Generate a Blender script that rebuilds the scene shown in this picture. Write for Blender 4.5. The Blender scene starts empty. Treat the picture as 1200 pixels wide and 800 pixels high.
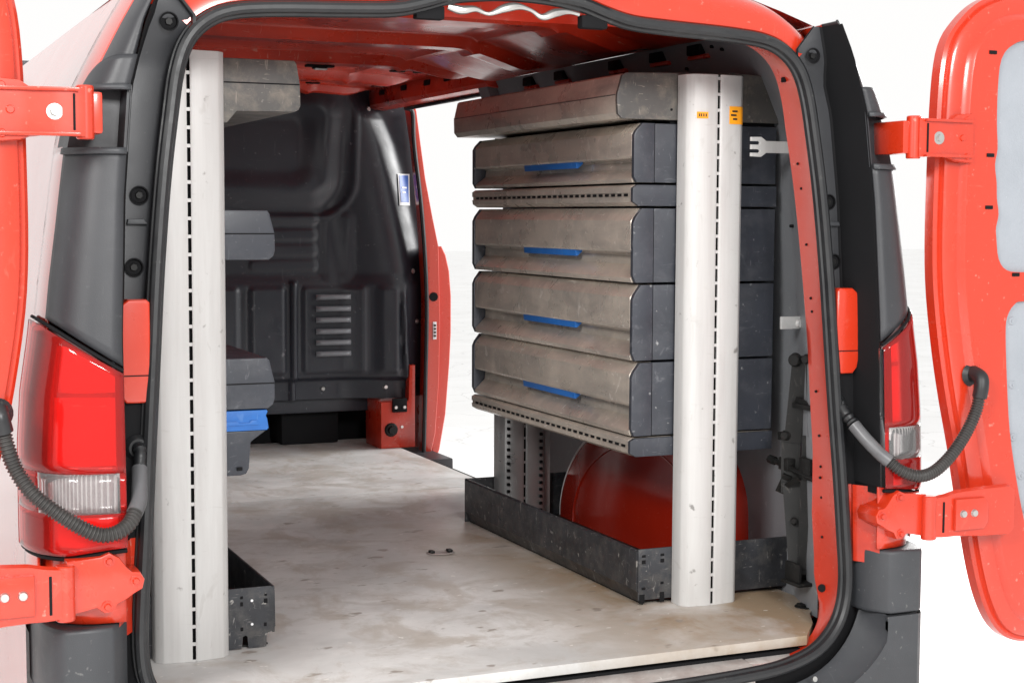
import bpy, bmesh, math, random
from mathutils import Vector, Matrix, noise
from mathutils.geometry import tessellate_polygon
random.seed(7)
PI = math.pi
sc = bpy.context.scene
C = sc.collection

# ------------------------------------------------------------------ camera
cam_d = bpy.data.cameras.new('camera'); cam = bpy.data.objects.new('camera', cam_d); C.objects.link(cam)
yaw, pitch, roll = 0.4087, -0.0790, 0.0049
cyw, syw, cp, sp = math.cos(yaw), math.sin(yaw), math.cos(pitch), math.sin(pitch)
f_ = Vector((syw*cp, cyw*cp, sp)); r_ = Vector((cyw, -syw, 0)); u_ = r_.cross(f_)
r2 = math.cos(roll)*r_ + math.sin(roll)*u_; u2 = -math.sin(roll)*r_ + math.cos(roll)*u_
M4 = Matrix.Identity(4)
for i in range(3):
    M4[i][0], M4[i][1], M4[i][2] = r2[i], u2[i], -f_[i]
M4[0][3], M4[1][3], M4[2][3] = -1.2784, -3.0683, 0.9185
cam.matrix_world = M4
cam_d.sensor_fit = 'HORIZONTAL'; cam_d.sensor_width = 36; cam_d.lens = 36*1840.4/1200
cam_d.clip_start = 0.05; cam_d.clip_end = 500
sc.camera = cam

# ------------------------------------------------------------------ world, lamps, exposure
w = bpy.data.worlds.new('World'); sc.world = w; w.use_nodes = True
bg = w.node_tree.nodes['Background']; bg.inputs[0].default_value = (1.0, 0.995, 0.985, 1); bg.inputs[1].default_value = 1.0

def area(name, loc, target, size, energy, col=(1, 1, 1)):
    l = bpy.data.lights.new(name, 'AREA'); l.shape = 'RECTANGLE'; l.size = size[0]; l.size_y = size[1]
    l.energy = energy; l.color = col
    o = bpy.data.objects.new(name, l); C.objects.link(o); o.location = loc
    d = Vector(target) - Vector(loc)
    o.rotation_euler = d.to_track_quat('-Z', 'Y').to_euler()
    return o
area('studio_softbox', (-3.7, -3.3, 2.9), (0.3, 0.3, 0.5), (1.3, 1.1), 190, (1, 0.985, 0.96))
area('added_fill_front', (-0.3, -5.6, 2.9), (0.1, 1.6, 0.2), (1.8, 1.0), 260, (1, 0.99, 0.975))  # added fill from the front to lift the interior, no such lamp seen
area('studio_softbox_side', (4.2, 2.5, 1.9), (0.4, 2.1, 0.2), (1.8, 1.6), 190, (1, 0.995, 0.985))

sc.view_settings.view_transform = 'Standard'; sc.view_settings.look = 'None'
sc.view_settings.exposure = 0.0; sc.view_settings.gamma = 1.0
sc.view_settings.use_curve_mapping = False
sc.render.engine = 'CYCLES'
sc.cycles.max_bounces = 8; sc.cycles.diffuse_bounces = 5; sc.cycles.transparent_max_bounces = 12

# ------------------------------------------------------------------ materials
MATS = {}
def mat(name, col, rough=0.5, metal=0.0, coat=0.0, var=0.0, vscale=6.0, vcol=None, vstretch=(1, 1, 1), scr=0.0,
        scol=(0.6, 0.58, 0.55), sscale=18.0, grain=0.0, gscale=400.0, rvar=0.0, dust=0.0, dcol=(0.5, 0.46, 0.42), spec=0.5,
        spots=0.0, spcol=(0.05, 0.045, 0.04), spscale=30.0):
    m = bpy.data.materials.new(name); m.use_nodes = True
    nt = m.node_tree; N = nt.nodes; L = nt.links
    b = N['Principled BSDF']
    b.inputs['Base Color'].default_value = (*col, 1); b.inputs['Roughness'].default_value = rough
    b.inputs['Metallic'].default_value = metal; b.inputs['Coat Weight'].default_value = coat
    b.inputs['Coat Roughness'].default_value = 0.14; b.inputs['Specular IOR Level'].default_value = spec
    tc = N.new('ShaderNodeTexCoord'); cur = None
    def noise_tex(scale, detail=5, stretch=(1, 1, 1), rough=0.6, dist=0.0, off=0):
        mp = N.new('ShaderNodeMapping'); mp.inputs['Scale'].default_value = stretch
        mp.inputs['Location'].default_value = (off, off*0.7, off*0.3)
        L.new(tc.outputs['Object'], mp.inputs['Vector'])
        n = N.new('ShaderNodeTexNoise'); n.inputs['Scale'].default_value = scale; n.inputs['Detail'].default_value = detail
        n.inputs['Roughness'].default_value = rough; n.inputs['Distortion'].default_value = dist
        L.new(mp.outputs[0], n.inputs['Vector']); return n.outputs['Fac']
    def ramp(src, a, c):
        r = N.new('ShaderNodeMapRange'); r.inputs['From Min'].default_value = a; r.inputs['From Max'].default_value = c
        L.new(src, r.inputs['Value']); return r.outputs[0]
    def mixc(fac, colr, k=1.0):
        nonlocal cur
        mx = N.new('ShaderNodeMix'); mx.data_type = 'RGBA'
        if k != 1.0:
            mu = N.new('ShaderNodeMath'); mu.operation = 'MULTIPLY'; mu.inputs[1].default_value = k
            L.new(fac, mu.inputs[0]); fac = mu.outputs[0]
        L.new(fac, mx.inputs['Factor'])
        if cur is None: mx.inputs['A'].default_value = (*col, 1)
        else: L.new(cur, mx.inputs['A'])
        mx.inputs['B'].default_value = (*colr, 1); cur = mx.outputs['Result']
    if var:
        vc = vcol or tuple(c*0.55 for c in col)
        mixc(ramp(noise_tex(vscale, 6, vstretch, 0.62, 0.4), 0.40, 0.66), vc, var)
    if dust:
        mixc(ramp(noise_tex(vscale*2.3, 8, (1, 1, 1), 0.7, 0.2, 3.7), 0.48, 0.78), dcol, dust)
    if scr:
        for k, st in enumerate(((1, 7, 1), (6, 1, 1.2), (1, 2, 6))):
            mixc(ramp(noise_tex(sscale*(1+.4*k), 3, st, 0.55, 0.8, 9.1*k+1), 0.66, 0.74), scol, scr)
    if spots:
        mixc(ramp(noise_tex(spscale, 4, (1, 1, 1), 0.5, 0.0, 5.3), 0.68, 0.75), spcol, spots)
    if cur is not None: L.new(cur, b.inputs['Base Color'])
    if rvar:
        nz = noise_tex(vscale*1.7, 5, (1, 1, 1), 0.6, 0.3, 2.2)
        r = N.new('ShaderNodeMapRange'); r.inputs['From Min'].default_value = 0.3; r.inputs['From Max'].default_value = 0.7
        r.inputs['To Min'].default_value = max(0.03, rough-rvar); r.inputs['To Max'].default_value = min(1, rough+rvar)
        L.new(nz, r.inputs['Value']); L.new(r.outputs[0], b.inputs['Roughness'])
    if grain:
        bp = N.new('ShaderNodeBump'); bp.inputs['Strength'].default_value = grain; bp.inputs['Distance'].default_value = 0.002
        L.new(noise_tex(gscale, 3), bp.inputs['Height']); L.new(bp.outputs[0], b.inputs['Normal'])
    MATS[name] = m
    return m

RED = (0.51, 0.029, 0.0075)
mat('red_paint', RED, 0.30, coat=0.6, var=0.25, vscale=3, vcol=(0.42, 0.025, 0.007), rvar=0.08, grain=0.04, gscale=60, scr=0.10, scol=(0.7, 0.25, 0.18), spots=0.35, spcol=(0.75, 0.35, 0.28), spscale=75)
mat('red_flank', RED, 0.25, coat=1.0, rvar=0.04, vscale=3)
MATS['red_flank'].node_tree.nodes['Principled BSDF'].inputs['Coat IOR'].default_value = 2.1
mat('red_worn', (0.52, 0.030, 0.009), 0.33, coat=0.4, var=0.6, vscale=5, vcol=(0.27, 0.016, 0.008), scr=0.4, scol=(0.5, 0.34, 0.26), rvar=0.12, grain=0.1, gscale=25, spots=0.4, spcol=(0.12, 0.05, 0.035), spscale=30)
mat('red_gloss_shaded', (0.36, 0.017, 0.006), 0.2, coat=0.8, var=0.4, vscale=4, vcol=(0.27, 0.013, 0.005), scr=0.15, scol=(0.45, 0.2, 0.14), rvar=0.06)  # body red darkened: shade under the drawers put into the colour
mat('trim_plastic', (0.030, 0.031, 0.035), 0.46, var=0.5, vscale=4, vcol=(0.019, 0.020, 0.023), grain=0.15, gscale=500, rvar=0.08, spots=0.25, spcol=(0.12, 0.12, 0.12), spscale=80, scr=0.12, scol=(0.09, 0.09, 0.095))
mat('bumper_plastic', (0.040, 0.042, 0.047), 0.48, var=0.5, vscale=5, vcol=(0.026, 0.028, 0.031), grain=0.18, gscale=450, rvar=0.1, spots=0.4, spcol=(0.2, 0.2, 0.19), spscale=80, scr=0.2, scol=(0.1, 0.1, 0.1))
mat('dark_gap', (0.006, 0.006, 0.007), 0.8, var=0.3, spec=0.2)
mat('rubber', (0.010, 0.0105, 0.012), 0.42, var=0.4, vscale=12, vcol=(0.022, 0.022, 0.023), rvar=0.12, spots=0.25, spcol=(0.12, 0.12, 0.11), spscale=60)
mat('conduit', (0.03, 0.028, 0.027), 0.45, var=0.3, vscale=20, vcol=(0.06, 0.055, 0.05))
mat('sleeve_metal', (0.11, 0.11, 0.115), 0.35, var=0.4, vscale=20)
mat('post_white', (0.515, 0.51, 0.50), 0.42, metal=0.1, var=0.5, vscale=9, vcol=(0.41, 0.395, 0.385), vstretch=(4, 4, .25), scr=0.25, scol=(0.33, 0.31, 0.29), sscale=11, spots=0.75, spcol=(0.13, 0.12, 0.11), spscale=34, rvar=0.1)
mat('post_grey', (0.42, 0.42, 0.42), 0.35, metal=0.5, var=0.3, vscale=8, rvar=0.1)
mat('drawer_front', (0.52, 0.46, 0.395), 0.34, metal=0.35, var=0.7, vscale=4.5, vcol=(0.28, 0.257, 0.235), vstretch=(1, 0.8, 3.2), scr=0.6, scol=(0.85, 0.80, 0.74), sscale=13, dust=0.75, dcol=(0.68, 0.60, 0.505), rvar=0.16, spots=0.65, spcol=(0.7, 0.66, 0.6), spscale=48)
mat('shelf_dusty', (0.085, 0.080, 0.075), 0.48, var=0.6, vscale=7, vcol=(0.05, 0.05, 0.05), scr=0.6, scol=(0.34, 0.30, 0.25), dust=0.75, dcol=(0.24, 0.205, 0.165), rvar=0.12, spots=0.4, spcol=(0.4, 0.37, 0.33), spscale=50)
mat('slate_plastic', (0.034, 0.038, 0.049), 0.44, var=0.6, vscale=6, vcol=(0.022, 0.024, 0.031), scr=0.45, scol=(0.16, 0.165, 0.18), dust=0.55, dcol=(0.085, 0.088, 0.098), rvar=0.12, spots=0.55, spcol=(0.4, 0.4, 0.4), spscale=58)
mat('tray_metal', (0.040, 0.042, 0.048), 0.4, metal=0.3, var=0.7, vscale=9, vcol=(0.018, 0.018, 0.02), scr=0.65, scol=(0.30, 0.29, 0.28), dust=0.7, dcol=(0.13, 0.122, 0.112), rvar=0.14, spots=0.7, spcol=(0.45, 0.43, 0.4), spscale=52)
mat('blue_plastic', (0.012, 0.125, 0.43), 0.42, var=0.4, vscale=20, vcol=(0.012, 0.08, 0.3), scr=0.3, scol=(0.2, 0.35, 0.6))
mat('bulkhead_plastic', (0.020, 0.022, 0.030), 0.40, var=0.5, vscale=4, vcol=(0.027, 0.029, 0.038), scr=0.3, scol=(0.09, 0.094, 0.105), sscale=9, rvar=0.1, spots=0.4, spcol=(0.25, 0.25, 0.26), spscale=34)
mat('louver_plastic', (0.17, 0.175, 0.19), 0.35, var=0.2)
mat('grey_lining', (0.20, 0.208, 0.222), 0.45, var=0.5, vscale=3, vcol=(0.135, 0.14, 0.15), scr=0.35, scol=(0.36, 0.36, 0.36), rvar=0.1, spots=0.4, spcol=(0.06, 0.06, 0.06), spscale=40)
mat('door_lining', (0.285, 0.305, 0.335), 0.5, var=0.4, vscale=8, vcol=(0.225, 0.245, 0.27), grain=0.4, gscale=180, spots=0.6, spcol=(0.55, 0.57, 0.6), spscale=160)
mat('steel', (0.55, 0.54, 0.52), 0.3, metal=0.9, var=0.3, vscale=30)
mat('galvanised', (0.62, 0.62, 0.61), 0.4, metal=0.35, var=0.3, vscale=20)
mat('dark_metal', (0.007, 0.007, 0.007), 0.5, spec=0.3, var=0.5, vscale=20, vcol=(0.016, 0.015, 0.014), scr=0.3, scol=(0.12, 0.11, 0.10))
mat('lamp_housing', (0.85, 0.82, 0.81), 0.2, metal=0.2, var=0.2, vscale=12)
mat('lamp_back', (0.22, 0.15, 0.15), 0.3, metal=0.2)
mat('lamp_dark', (0.16, 0.03, 0.03), 0.4)
mat('orange_label', (0.85, 0.33, 0.01), 0.5, var=0.2, vscale=60)
mat('label_ink', (0.03, 0.02, 0.01), 0.6)
mat('white_label', (0.78, 0.79, 0.8), 0.45)
mat('blue_label', (0.03, 0.11, 0.45), 0.4, var=0.3, vscale=60, vcol=(0.1, 0.22, 0.6))
mat('sill_metal', (0.50, 0.47, 0.45), 0.42, metal=0.35, var=0.7, vscale=14, vcol=(0.30, 0.24, 0.22), scr=0.6, scol=(0.75, 0.73, 0.7), spots=0.5, spcol=(0.1, 0.08, 0.07))

def floor_mat():
    m = bpy.data.materials.new('plywood'); m.use_nodes = True; nt = m.node_tree; N = nt.nodes; L = nt.links
    b = N['Principled BSDF']; b.inputs['Roughness'].default_value = 0.5
    tc = N.new('ShaderNodeTexCoord')
    def nz(scale, st, detail=6, rough=.6, dist=.3, off=0):
        mp = N.new('ShaderNodeMapping'); mp.inputs['Scale'].default_value = st; mp.inputs['Location'].default_value = (off, off, off)
        L.new(tc.outputs['Object'], mp.inputs[0]); n = N.new('ShaderNodeTexNoise')
        n.inputs['Scale'].default_value = scale; n.inputs['Detail'].default_value = detail; n.inputs['Roughness'].default_value = rough
        n.inputs['Distortion'].default_value = dist; L.new(mp.outputs[0], n.inputs['Vector']); return n.outputs['Fac']
    def mr(s, a, c, t0=0., t1=1.):
        r = N.new('ShaderNodeMapRange'); r.inputs['From Min'].default_value = a; r.inputs['From Max'].default_value = c
        r.inputs['To Min'].default_value = t0; r.inputs['To Max'].default_value = t1
        L.new(s, r.inputs['Value']); return r.outputs[0]
    def mul(a, c):
        x = N.new('ShaderNodeMath'); x.operation = 'MULTIPLY'; L.new(a, x.inputs[0])
        if isinstance(c, float): x.inputs[1].default_value = c
        else: L.new(c, x.inputs[1])
        return x.outputs[0]
    cur = [None]
    def mix(f, colr):
        mx = N.new('ShaderNodeMix'); mx.data_type = 'RGBA'; L.new(f, mx.inputs['Factor'])
        if cur[0] is None: mx.inputs['A'].default_value = (0.61, 0.60, 0.585, 1)
        else: L.new(cur[0], mx.inputs['A'])
        mx.inputs['B'].default_value = (*colr, 1); cur[0] = mx.outputs['Result']
    mix(mr(nz(1.6, (1, 1.3, 1)), .38, .62), (0.46, 0.452, 0.44))
    mix(mr(nz(2.6, (1.0, 1.3, 1), off=4), .46, .70, 0, .75), (0.71, 0.70, 0.685))
    mix(mr(nz(5.5, (.9, 1.2, 1), 8, .7, .6, off=8), .50, .66, 0, .6), (0.36, 0.325, 0.285))
    # wear and rust-brown dirt along the right hand tray
    sx = N.new('ShaderNodeSeparateXYZ'); L.new(tc.outputs['Object'], sx.inputs[0])
    near = mr(sx.outputs['X'], .12, .46); inr = mr(sx.outputs['Y'], 1.5, 1.05)
    mix(mul(mul(near, inr), mr(nz(3.2, (1, 1, 1), off=2), .27, .52, 0, .95)), (0.27, 0.19, 0.115))
    mix(mr(nz(13, (1, 1.8, 1), 3, .5, .1, 6), .655, .70, 0, .7), (0.20, 0.165, 0.135))
    mix(mr(nz(22, (5, 1, 1), 2, .5, .6, 12), .70, .75, 0, .25), (0.32, 0.28, 0.24))
    mix(mr(nz(5, (1, .7, 1), 7, .65, .5, 21), .50, .60, 0, .6), (0.38, 0.335, 0.285))
    mix(mr(nz(9, (1, 1, 1), 9, .75, .2, 31), .58, .66, 0, .5), (0.36, 0.335, 0.31))
    mix(mr(nz(34, (1, 1.5, 1), 2, .5, 0, 3), .70, .735, 0, .8), (0.70, 0.68, 0.64))
    L.new(cur[0], b.inputs['Base Color'])
    L.new(mr(nz(4, (1, 1, 1), off=1), .3, .7, .38, .62), b.inputs['Roughness'])
    bp = N.new('ShaderNodeBump'); bp.inputs['Strength'].default_value = .15; bp.inputs['Distance'].default_value = .002
    L.new(nz(40, (1, 1.6, 1)), bp.inputs['Height']); L.new(bp.outputs[0], b.inputs['Normal'])
    MATS['plywood'] = m
floor_mat()

def ground_mat():
    m = bpy.data.materials.new('pale_concrete'); m.use_nodes = True; nt = m.node_tree; N = nt.nodes; L = nt.links
    b = N['Principled BSDF']; b.inputs['Roughness'].default_value = 0.6
    tc = N.new('ShaderNodeTexCoord')
    n = N.new('ShaderNodeTexNoise'); n.inputs['Scale'].default_value = 1.4; n.inputs['Detail'].default_value = 8
    L.new(tc.outputs['Object'], n.inputs['Vector'])
    cr = N.new('ShaderNodeValToRGB'); e = cr.color_ramp.elements
    e[0].position = .35; e[0].color = (0.90, 0.897, 0.89, 1); e[1].position = .65; e[1].color = (0.96, 0.958, 0.953, 1)
    L.new(n.outputs['Fac'], cr.inputs[0])
    wn = N.new('ShaderNodeTexNoise'); wn.inputs['Scale'].default_value = 2.2; wn.inputs['Detail'].default_value = 5
    L.new(tc.outputs['Object'], wn.inputs['Vector'])
    ad = N.new('ShaderNodeMix'); ad.data_type = 'VECTOR'; ad.inputs['Factor'].default_value = .35
    L.new(tc.outputs['Object'], ad.inputs['A']); L.new(wn.outputs['Color'], ad.inputs['B'])
    v = N.new('ShaderNodeTexVoronoi'); v.feature = 'DISTANCE_TO_EDGE'; v.inputs['Scale'].default_value = 1.9
    L.new(ad.outputs['Result'], v.inputs['Vector'])
    mr = N.new('ShaderNodeMapRange'); mr.inputs['From Min'].default_value = .002; mr.inputs['From Max'].default_value = .012
    mr.inputs['To Min'].default_value = .30; mr.inputs['To Max'].default_value = 0; L.new(v.outputs['Distance'], mr.inputs['Value'])
    mx = N.new('ShaderNodeMix'); mx.data_type = 'RGBA'; L.new(mr.outputs[0], mx.inputs['Factor']); L.new(cr.outputs[0], mx.inputs['A'])
    mx.inputs['B'].default_value = (.35, .33, .31, 1); L.new(mx.outputs['Result'], b.inputs['Base Color'])
    MATS['ground'] = m
ground_mat()

def lens_mat(name, tint, gloss=0.08, dif=.44, dc=None):
    m = bpy.data.materials.new(name); m.use_nodes = True; nt = m.node_tree; N = nt.nodes; L = nt.links
    N.remove(N['Principled BSDF'])
    tr = N.new('ShaderNodeBsdfTransparent'); tr.inputs[0].default_value = (*tint, 1)
    tl = N.new('ShaderNodeBsdfDiffuse'); tl.inputs[0].default_value = (*(dc or [c*.9 for c in tint]), 1)
    m1 = N.new('ShaderNodeMixShader'); m1.inputs[0].default_value = dif; L.new(tr.outputs[0], m1.inputs[1]); L.new(tl.outputs[0], m1.inputs[2])
    gl = N.new('ShaderNodeBsdfGlossy'); gl.inputs['Roughness'].default_value = gloss
    fr = N.new('ShaderNodeFresnel'); fr.inputs[0].default_value = 1.45
    m2 = N.new('ShaderNodeMixShader'); L.new(fr.outputs[0], m2.inputs[0]); L.new(m1.outputs[0], m2.inputs[1]); L.new(gl.outputs[0], m2.inputs[2])
    L.new(m2.outputs[0], N['Material Output'].inputs['Surface']); MATS[name] = m
lens_mat('lens_red', (0.99, 0.27, 0.25), dif=.20, dc=(.9, .035, .03)); lens_mat('lens_clear', (0.94, 0.92, 0.92), dif=.12)

# ------------------------------------------------------------------ mesh helpers
def finish(name, bm, m, parent=None, angle=35, recalc=True):
    if recalc: bmesh.ops.recalc_face_normals(bm, faces=bm.faces)
    me = bpy.data.meshes.new(name); bm.to_mesh(me); bm.free()
    for p in me.polygons: p.use_smooth = True
    me.set_sharp_from_angle(angle=math.radians(angle))
    me.materials.append(MATS[m])
    o = bpy.data.objects.new(name, me); C.objects.link(o)
    if parent is not None:
        o.parent = parent; o.matrix_parent_inverse = WM[parent.name].inverted()
    WM[o.name] = Matrix.Identity(4)
    return o
WM = {}
def thing(name, label, cat, loc=(0, 0, 0), group=None):
    o = bpy.data.objects.new(name, None); C.objects.link(o); o.location = loc; o.empty_display_size = .1
    o['label'] = label; o['category'] = cat
    if group: o['group'] = group
    WM[o.name] = Matrix.Translation(loc)
    return o
def nb(): return bmesh.new()
def box(bm, x0, x1, y0, y1, z0, z1, bev=0.0, seg=2):
    vs = [bm.verts.new(p) for p in ((x0, y0, z0), (x1, y0, z0), (x1, y1, z0), (x0, y1, z0), (x0, y0, z1), (x1, y0, z1), (x1, y1, z1), (x0, y1, z1))]
    fs = [bm.faces.new([vs[i] for i in q]) for q in ((0, 3, 2, 1), (4, 5, 6, 7), (0, 1, 5, 4), (1, 2, 6, 5), (2, 3, 7, 6), (3, 0, 4, 7))]
    if bev:
        es = list({e for f in fs for e in f.edges})
        bmesh.ops.bevel(bm, geom=es, offset=bev, segments=seg, affect='EDGES', profile=.6, clamp_overlap=True)
    return bm
def prism(bm, pts, axis, a, b, bev=0.0, seg=2):
    """closed 2D outline extruded along an axis: axis 0 -> pts are (y,z), 1 -> (x,z), 2 -> (x,y)"""
    def P(p, t): return ((t, p[0], p[1]), (p[0], t, p[1]), (p[0], p[1], t))[axis]
    va = [bm.verts.new(P(p, a)) for p in pts]; vb = [bm.verts.new(P(p, b)) for p in pts]; n = len(pts)
    fs = [bm.faces.new(va), bm.faces.new(vb[::-1])]
    for i in range(n): fs.append(bm.faces.new((va[i], vb[i], vb[(i+1) % n], va[(i+1) % n])))
    if bev:
        bmesh.ops.recalc_face_normals(bm, faces=fs)
        es = [e for e in set(fs[0].edges) | set(fs[1].edges)]
        bmesh.ops.bevel(bm, geom=es, offset=bev, segments=seg, affect='EDGES', profile=.6, clamp_overlap=True)
    return bm
def loft(bm, rows, cu=False, cv=False):
    """rows of points; cu closes each row, cv closes the sequence of rows"""
    V = [[bm.verts.new(p) for p in r] for r in rows]; nr, nc = len(V), len(V[0])
    for i in range(nr if cv else nr-1):
        for j in range(nc if cu else nc-1):
            bm.faces.new((V[i][j], V[i][(j+1) % nc], V[(i+1) % nr][(j+1) % nc], V[(i+1) % nr][j]))
    return V
def cyl(bm, c, axis, r, h, seg=16, r2=None, bev=0.0):
    """cylinder from c along the axis vector, length h"""
    a = Vector(axis).normalized(); t = a.orthogonal().normalized(); s = a.cross(t)
    r2 = r if r2 is None else r2; c = Vector(c)
    prof = [(0, r), (h, r2)] if not bev else [(0, r-bev), (bev, r), (h-bev, r2), (h, r2-bev)]
    rows = [[c + a*d + (t*math.cos(2*PI*k/seg)+s*math.sin(2*PI*k/seg))*rr for k in range(seg)] for d, rr in prof]
    V = loft(bm, rows, cu=True); bm.faces.new(V[0][::-1]); bm.faces.new(V[-1])
def catmull(pts, n=6, closed=False):
    P = [Vector(p) for p in pts]; out = []; m = len(P)
    for i in range(m if closed else m-1):
        g = lambda k: P[k % m] if closed else P[max(0, min(m-1, k))]
        p0, p1, p2, p3 = g(i-1), g(i), g(i+1), g(i+2)
        for k in range(n):
            t = k/n; t2, t3 = t*t, t*t*t
            out.append(.5*((2*p1)+(p2-p0)*t+(2*p0-5*p1+4*p2-p3)*t2+(3*p1-p0-3*p2+p3)*t3))
    if not closed: out.append(P[-1])
    return out
def tube(bm, path, rad, seg=10, closed=False, ref=(0, -1, 0), cap=True):
    """rad: number or function(index, arclength)"""
    n = len(path); rows = []; s = 0; ref = Vector(ref)
    for i, p in enumerate(path):
        if i: s += (path[i]-path[i-1]).length
        a = path[(i+1) % n] if closed or i < n-1 else path[i]; b_ = path[i-1] if closed or i > 0 else path[i]
        T = (a-b_).normalized(); u = ref.cross(T)
        if u.length < .05: u = Vector((1, 0, 0)).cross(T)
        u.normalize(); v = T.cross(u)
        rr = rad(i, s) if callable(rad) else rad
        rows.append([p + (u*math.cos(2*PI*k/seg)+v*math.sin(2*PI*k/seg))*rr for k in range(seg)])
    V = loft(bm, rows, cu=True, cv=closed)
    if cap and not closed: bm.faces.new(V[0][::-1]); bm.faces.new(V[-1])
def plate(bm, outline, holes, axis, a, b):
    """flat plate with holes; outline/holes are 2D lists, thickness from a to b along the axis"""
    def P(p, t): return ((t, p[0], p[1]), (p[0], t, p[1]), (p[0], p[1], t))[axis]
    loops = [outline]+holes; flat = [p for l in loops for p in l]
    tri = tessellate_polygon([[Vector((p[0], p[1], 0)) for p in l] for l in loops])
    va = [bm.verts.new(P(p, a)) for p in flat]; vb = [bm.verts.new(P(p, b)) for p in flat]
    for t in tri:
        try: bm.faces.new([va[i] for i in t]); bm.faces.new([vb[i] for i in reversed(t)])
        except ValueError: pass
    k = 0
    for l in loops:
        n = len(l)
        for i in range(n):
            try: bm.faces.new((va[k+i], vb[k+i], vb[k+(i+1) % n], va[k+(i+1) % n]))
            except ValueError: pass
        k += n
def rrect(x0, x1, z0, z1, r, n=5):
    o = []
    for cx, cz, a0 in ((x1-r, z1-r, 0), (x0+r, z1-r, 90), (x0+r, z0+r, 180), (x1-r, z0+r, 270)):
        for k in range(n+1):
            a = math.radians(a0+90*k/n); o.append((cx+r*math.cos(a), cz+r*math.sin(a)))
    return o
def sm(a, b, x):
    t = max(0., min(1., (x-a)/(b-a))) if a != b else float(x > a); return t*t*(3-2*t)
def lerpt(tab, z):
    if z <= tab[0][0]: return tab[0][1]
    for (a, va), (b, vb) in zip(tab, tab[1:]):
        if z <= b: return va+(vb-va)*(z-a)/(b-a)
    return tab[-1][1]

# ------------------------------------------------------------------ ground
bm = nb()
v = [bm.verts.new(p) for p in ((-60, -60, -.56), (60, -60, -.56), (60, 60, -.56), (-60, 60, -.56))]; bm.faces.new(v)
g = finish('ground', bm, 'ground'); g['kind'] = 'structure'

# ================================================================== THE VAN
van = thing('van', 'red panel van with both rear doors swung open and grey plastic rear corners', 'van', (0, 1.3, -.56))

# ---- opening path (right half, bottom centre to top centre), mirrored
half = [(0, -.255, -.055), (.3, -.255, -.055), (.5, -.25, -.05), (.6, -.24, -.042), (.68, -.225, -.022), (.735, -.21, .015), (.765, -.2, .065),
        (.774, -.195, .13), (.770, -.19, .22), (.761, -.185, .35), (.751, -.175, .5), (.740, -.168, .66), (.729, -.16, .82), (.714, -.152, .98),
        (.698, -.145, 1.1), (.685, -.14, 1.18), (.666, -.137, 1.235), (.634, -.135, 1.272), (.585, -.134, 1.295), (.5, -.133, 1.305), (.35, -.132, 1.312),
        (.26, -.132, 1.318), (.2, -.132, 1.332), (.14, -.132, 1.35), (.06, -.132, 1.360), (0, -.132, 1.362)]
loop = half + [(-x, y, z) for x, y, z in half[-2:0:-1]]
path = catmull(loop, 4, True)
NP = len(path)
def out_n(i):
    T = (path[(i+1) % NP]-path[i-1]).normalized(); n = T.cross(Vector((0, 1, 0))); n.y = 0
    n.normalize(); return -n if n.dot(path[i]-Vector((0, 0, .62))) < 0 else n
ON = [out_n(i) for i in range(NP)]
for _ in range(3): ON = [(ON[i-1]+ON[i]*2+ON[(i+1) % NP]).normalized() for i in range(NP)]
def off(i, d, dy=0.0): return path[i]+ON[i]*d+Vector((0, dy, 0))

bm = nb()
tube(bm, [off(i, .004, -.012) for i in range(NP)], .0115, 10, True)
tube(bm, [off(i, -.006, -.001) for i in range(NP)], .0075, 8, True)
tube(bm, [off(i, .014, -.002) for i in range(NP)], .005, 8, True)
finish('door_seal', bm, 'rubber', van)

# ---- painted jamb of the rear opening, flaring inwards
bm = nb(); rows = []
for i in range(NP):
    p = path[i]; b_ = sm(.12, -.02, p.z)          # sill: shallow step instead of the flare
    t_ = sm(1.2, 1.3, p.z)
    d2 = lerpt([(0, -.012), (.07, -.010), (.25, -.008), (.4, .006), (.64, .011), (.83, .008), (1.12, .004), (1.2, .006), (1.3, .010)], p.z)*(1-b_)+.004*b_; d1 = d2*.45
    r = [off(i, .016, .004), off(i, -.004, .012), off(i, d1*(1-b_), .045*(1-b_)+.015*b_), off(i, d2*.85, .082*(1-b_)+.03*b_), off(i, d2, .100*(1-b_)+.045*b_),
         off(i, d2+.012*(1-b_)+.03*t_, .112*(1-b_)+.05*b_)]
    rows.append(r)
loft(bm, rows, cv=True)
finish('rear_frame', bm, 'red_paint', van, 40)
# small clip holes punched in the right jamb
def jamb_hole(x, y, z, r, sq=False):
    bm = nb()
    if sq: box(bm, x-.002, x+.003, y-r*1.3, y+r*1.3, z-r, z+r, .001)
    else: cyl(bm, (x-.0015, y, z), (1, .35, 0), r, .004, 10)
    finish('clip_hole', bm, 'dark_gap', van)
for z, k in ((1.225, 1), (1.04, 0), (.985, 0), (.86, 0), (.74, 0), (.71, 0), (.53, 0), (.43, 0), (.36, 0), (.335, 0), (.29, 0), (.2, 0)):
    i = min(range(NP), key=lambda q: abs(path[q].z-z)+(10 if path[q].x < .5 else 0))
    p = off(i, lerpt([(.2, -.005), (.4, .004), (.64, .008), (.83, .006), (1.2, .004)], z), .066); jamb_hole(p.x-.002, p.y, z, .0055 if k else .0030, bool(k))
bm = nb(); cyl(bm, (.759, -.135, .085), (.75, .66, 0), .009, .004, 14); finish('clip_hole', bm, 'dark_gap', van)

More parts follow.
